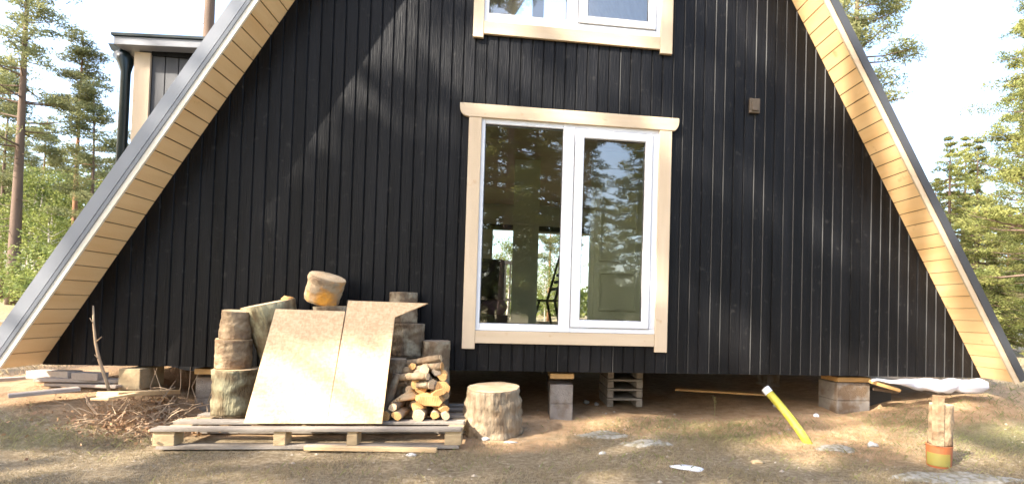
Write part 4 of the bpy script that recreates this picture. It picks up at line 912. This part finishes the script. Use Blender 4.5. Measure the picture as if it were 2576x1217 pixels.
# --- trees behind the viewer: they shade the yard and show in the window panes
def wanted_lit(p):
    global cnt
    q_ = p-SUN*(p.y/SUN.y); g_ = p-SUN*(p.z/SUN.z)
    if (q_.z > 4.8 or abs(q_.x) > 5.6) and (g_.y < -2.4 or abs(g_.x) > 6): return rd.random() < .7
    """True when the sun ray through p ends on a place the sun reaches in the photograph"""
    d = -SUN
    t = -p.y/d.y if d.y else 0          # where the ray meets the wall plane Y = 0
    x = p.x+d.x*t; z = p.z+d.z*t
    nzv = noise.noise(Vector((x*1.1, z*1.6, 2)))
    n0 = noise.noise(Vector((x*2, z*2, 21)))
    if -1.75+.15*n0 < x < -.25 and -.06+(x+1.55)*.17+.10*n0 < z < .55: return False      # upper part of the strand boards
    if -2.75 < x < -1.6 and .30 < z < 1.25: return n0 > -.3                             # tops of the left logs
    if z > .30 or (z > .12 and x > -1.2):
        if abs(x) > hx(max(z, ZB))-.62*(1 if x > 0 else 0) and x > 0: return nzv > -.25      # right soffit and beyond
        if x < 0 and abs(x) > hx(max(z, ZB))-1.2: return True
        if -2.5 < x < 1.7 and z > 2.75+.4*nzv: return noise.noise(Vector((x*2.4, z*2.4, 31))) > (-.02 if x < -1.3 else -.3)
        if x > .2:                                        # slanting bands of light, right part of the wall
            b = (z+.45*x)*2.2+.5*noise.noise(Vector((x*.8, z*.8, 9)))
            return math.sin(b*2.0)+.5*noise.noise(Vector((x*1.3, z*1.3, 44))) > .12
        if x > -1.2 and z > 3.0: return nzv > .2
        return noise.noise(Vector((x*2.2, z*1.4, 12))) > .42
    t = -p.z/d.z; x = p.x+d.x*t; y = p.y+d.y*t
    n2 = noise.noise(Vector((x*1.5, y*1.5, 6)))
    if -7.5 < x < -3.3 and y > -.75+.3*n2: return n2 > -.55
    if -3.3 <= x < .35 and y > -.92+.10*n2 and y < .9: return True
    if x > 3.6 and y > -1.4: return n2 > .0
    if .35 <= x <= 3.8 and -1.6 < y < .5: return n2 > -.3
    if y < -1.0: return noise.noise(Vector((x*3.1, y*3.1, 6))) > -.10
    return n2 > .1
sh = []
for k, (tt, off, up_) in enumerate([(19, -3.6, 0), (22, -1.3, 0), (20, 1.75, 0), (24, 3.9, 0), (21, 6.1, 0), (27, -.75, 0), (26, -5.2, 0)]):
    side = Vector((-SUN.y, SUN.x, 0)).normalized()
    c0 = Vector((0, 0, 1.6))+SUN*tt; c0 += side*(-off)
    sh.append((c0.x, c0.y))
spots = sh
for k, (x, y) in enumerate(spots):
    gz = gh(x, y); rd = random.Random(500+k); T = MB(); H = 22.; T.tube([(0, 0, -.3), (.1, 0, H*.5), (0, .1, H)], [.3, .2, .03], 9, True, .1, k); cl = []
    for j in range(230):
        z = rd.uniform(5.0, 21); an = rd.uniform(0, 6.28); ln = 3.4*math.sqrt(rd.random())*(1.0 if z < 16 else (22-z)/6); e = Vector((math.cos(an)*ln, math.sin(an)*ln, z)); cl.append((e, rd.uniform(.5, .9)))
        if j % 4 == 0: T.tube([(0, 0, z-.4), e], [.06, .01], 4, False)
    tm = T.mesh('trunk'); tm.materials.append(M['pinebark'])
    cm = needle_mesh('crown', cl, M['pine'], 46, .26, .10, .7, 900+k, keep=lambda p, x=x, y=y, gz=gz: not wanted_lit(p+Vector((x, y, gz))))  # crown carved open along sun rays wherever a light patch should fall
    tree('pine_tree', (tm, cm), (x, y, gz), 1, 0, 'tall pine behind the viewer shading the yard', 'pine', 'pines behind the viewer')
for k, (x, y, s, ms) in enumerate([(-1.2, -24, 1.05, PIN[3]), (-3.6, -26, 1.0, PIN[3]), (.6, -27, 1.35, SPR[0]), (-2.0, -29, 1.4, SPR[0]), (3.3, -25, 1.0, SPR[0]), (3.0, -30, 1.0, PIN[5]), (7.5, -25, 1.15, SPR[0]), (8.0, -29, 1.0, PIN[3]), (5.2, -33, .55, SPR[0]), (6.3, -36, .7, SPR[0]), (4.3, -36, .65, SPR[0]), (-5.5, -30, 1.2, SPR[0]), (10.5, -28, 1.2, SPR[0]), (12.5, -26, 1, PIN[3]), (1.6, -34, 1.2, SPR[0]), (-8, -31, 1.2, SPR[0])]):
    tree('spruce_tree' if ms in SPR else 'pine_tree', ms, (x, y, gh(x, y)), s, k*1.9, 'tree behind the viewer mirrored in the window panes', 'tree', 'trees mirrored in the windows')

# ------------------------------------------------------------------ far left stack of pale planks, car on the right
p = atY(10, 850, 3.2)
ps = atZ(-75, 868, .33); t = empty('plank_stack', (ps.x, ps.y, gh(ps.x, ps.y)-.02), 'low stack of sunlit pale planks beyond the left roof foot', 'plank stack')
for k in range(4):
    q = MB(); q.box((-1.6, -.4, .02+.11*k), (1.25-.06*k, .4, .105+.11*k)); q.build('plank_layer', M['planklight'] if k % 2 else M['palletblock'], t, bevel=.005)
cx, cy = atY(2588, 860, 37).x, 37.
car = empty('parked_car', (cx, cy, gh(cx, cy)), 'silver car parked on the grass at the right edge', 'car')
prof = [(-2.15, .35), (-2.18, .75), (-1.95, .98), (-1.2, 1.02), (-.55, 1.45), (.75, 1.48), (1.5, 1.05), (2.1, .95), (2.2, .45), (2.1, .28), (-2.05, .28)]
q = MB(); q.prism([(a, -.85, b) for a, b in prof], (0, 1.7, 0)); q.build('body', M['car'], car, bevel=.08)
q = MB(); q.prism([(-1.0, -.865, 1.05), (-.5, -.865, 1.38), (.1, -.865, 1.40), (.1, -.865, 1.05)], (0, .01, 0)); q.prism([(.18, -.865, 1.05), (.18, -.865, 1.40), (.7, -.865, 1.38), (1.25, -.865, 1.05)], (0, .01, 0)); q.build('side_window', M['carglass'], car)
q = MB(); q.prism([(-1.17, -.7, 1.06), (-1.17, .7, 1.06), (-.60, .62, 1.43), (-.60, -.62, 1.43)], (-.02, 0, .02)); q.build('windscreen', M['carglass'], car)
for a in (-1.35, 1.35):
    for s_ in (-1, 1):
        q = MB(); q.tube([(a, s_*.70, .32), (a, s_*.88, .32)], [.32, .32], 20); wl = q.build('wheel', M['tyre'], car); q = MB(); q.tube([(a, s_*.86, .32), (a, s_*.89, .32)], [.19, .19], 14); q.build('rim', M['car'], wl)
for s_ in (-.6, .6): q = MB(); q.box((-2.2, s_-.17, .68), (-2.14, s_+.17, .82)); q.build('headlight', M['white'], car, bevel=.01)
car.rotation_euler = (0, 0, R(12))
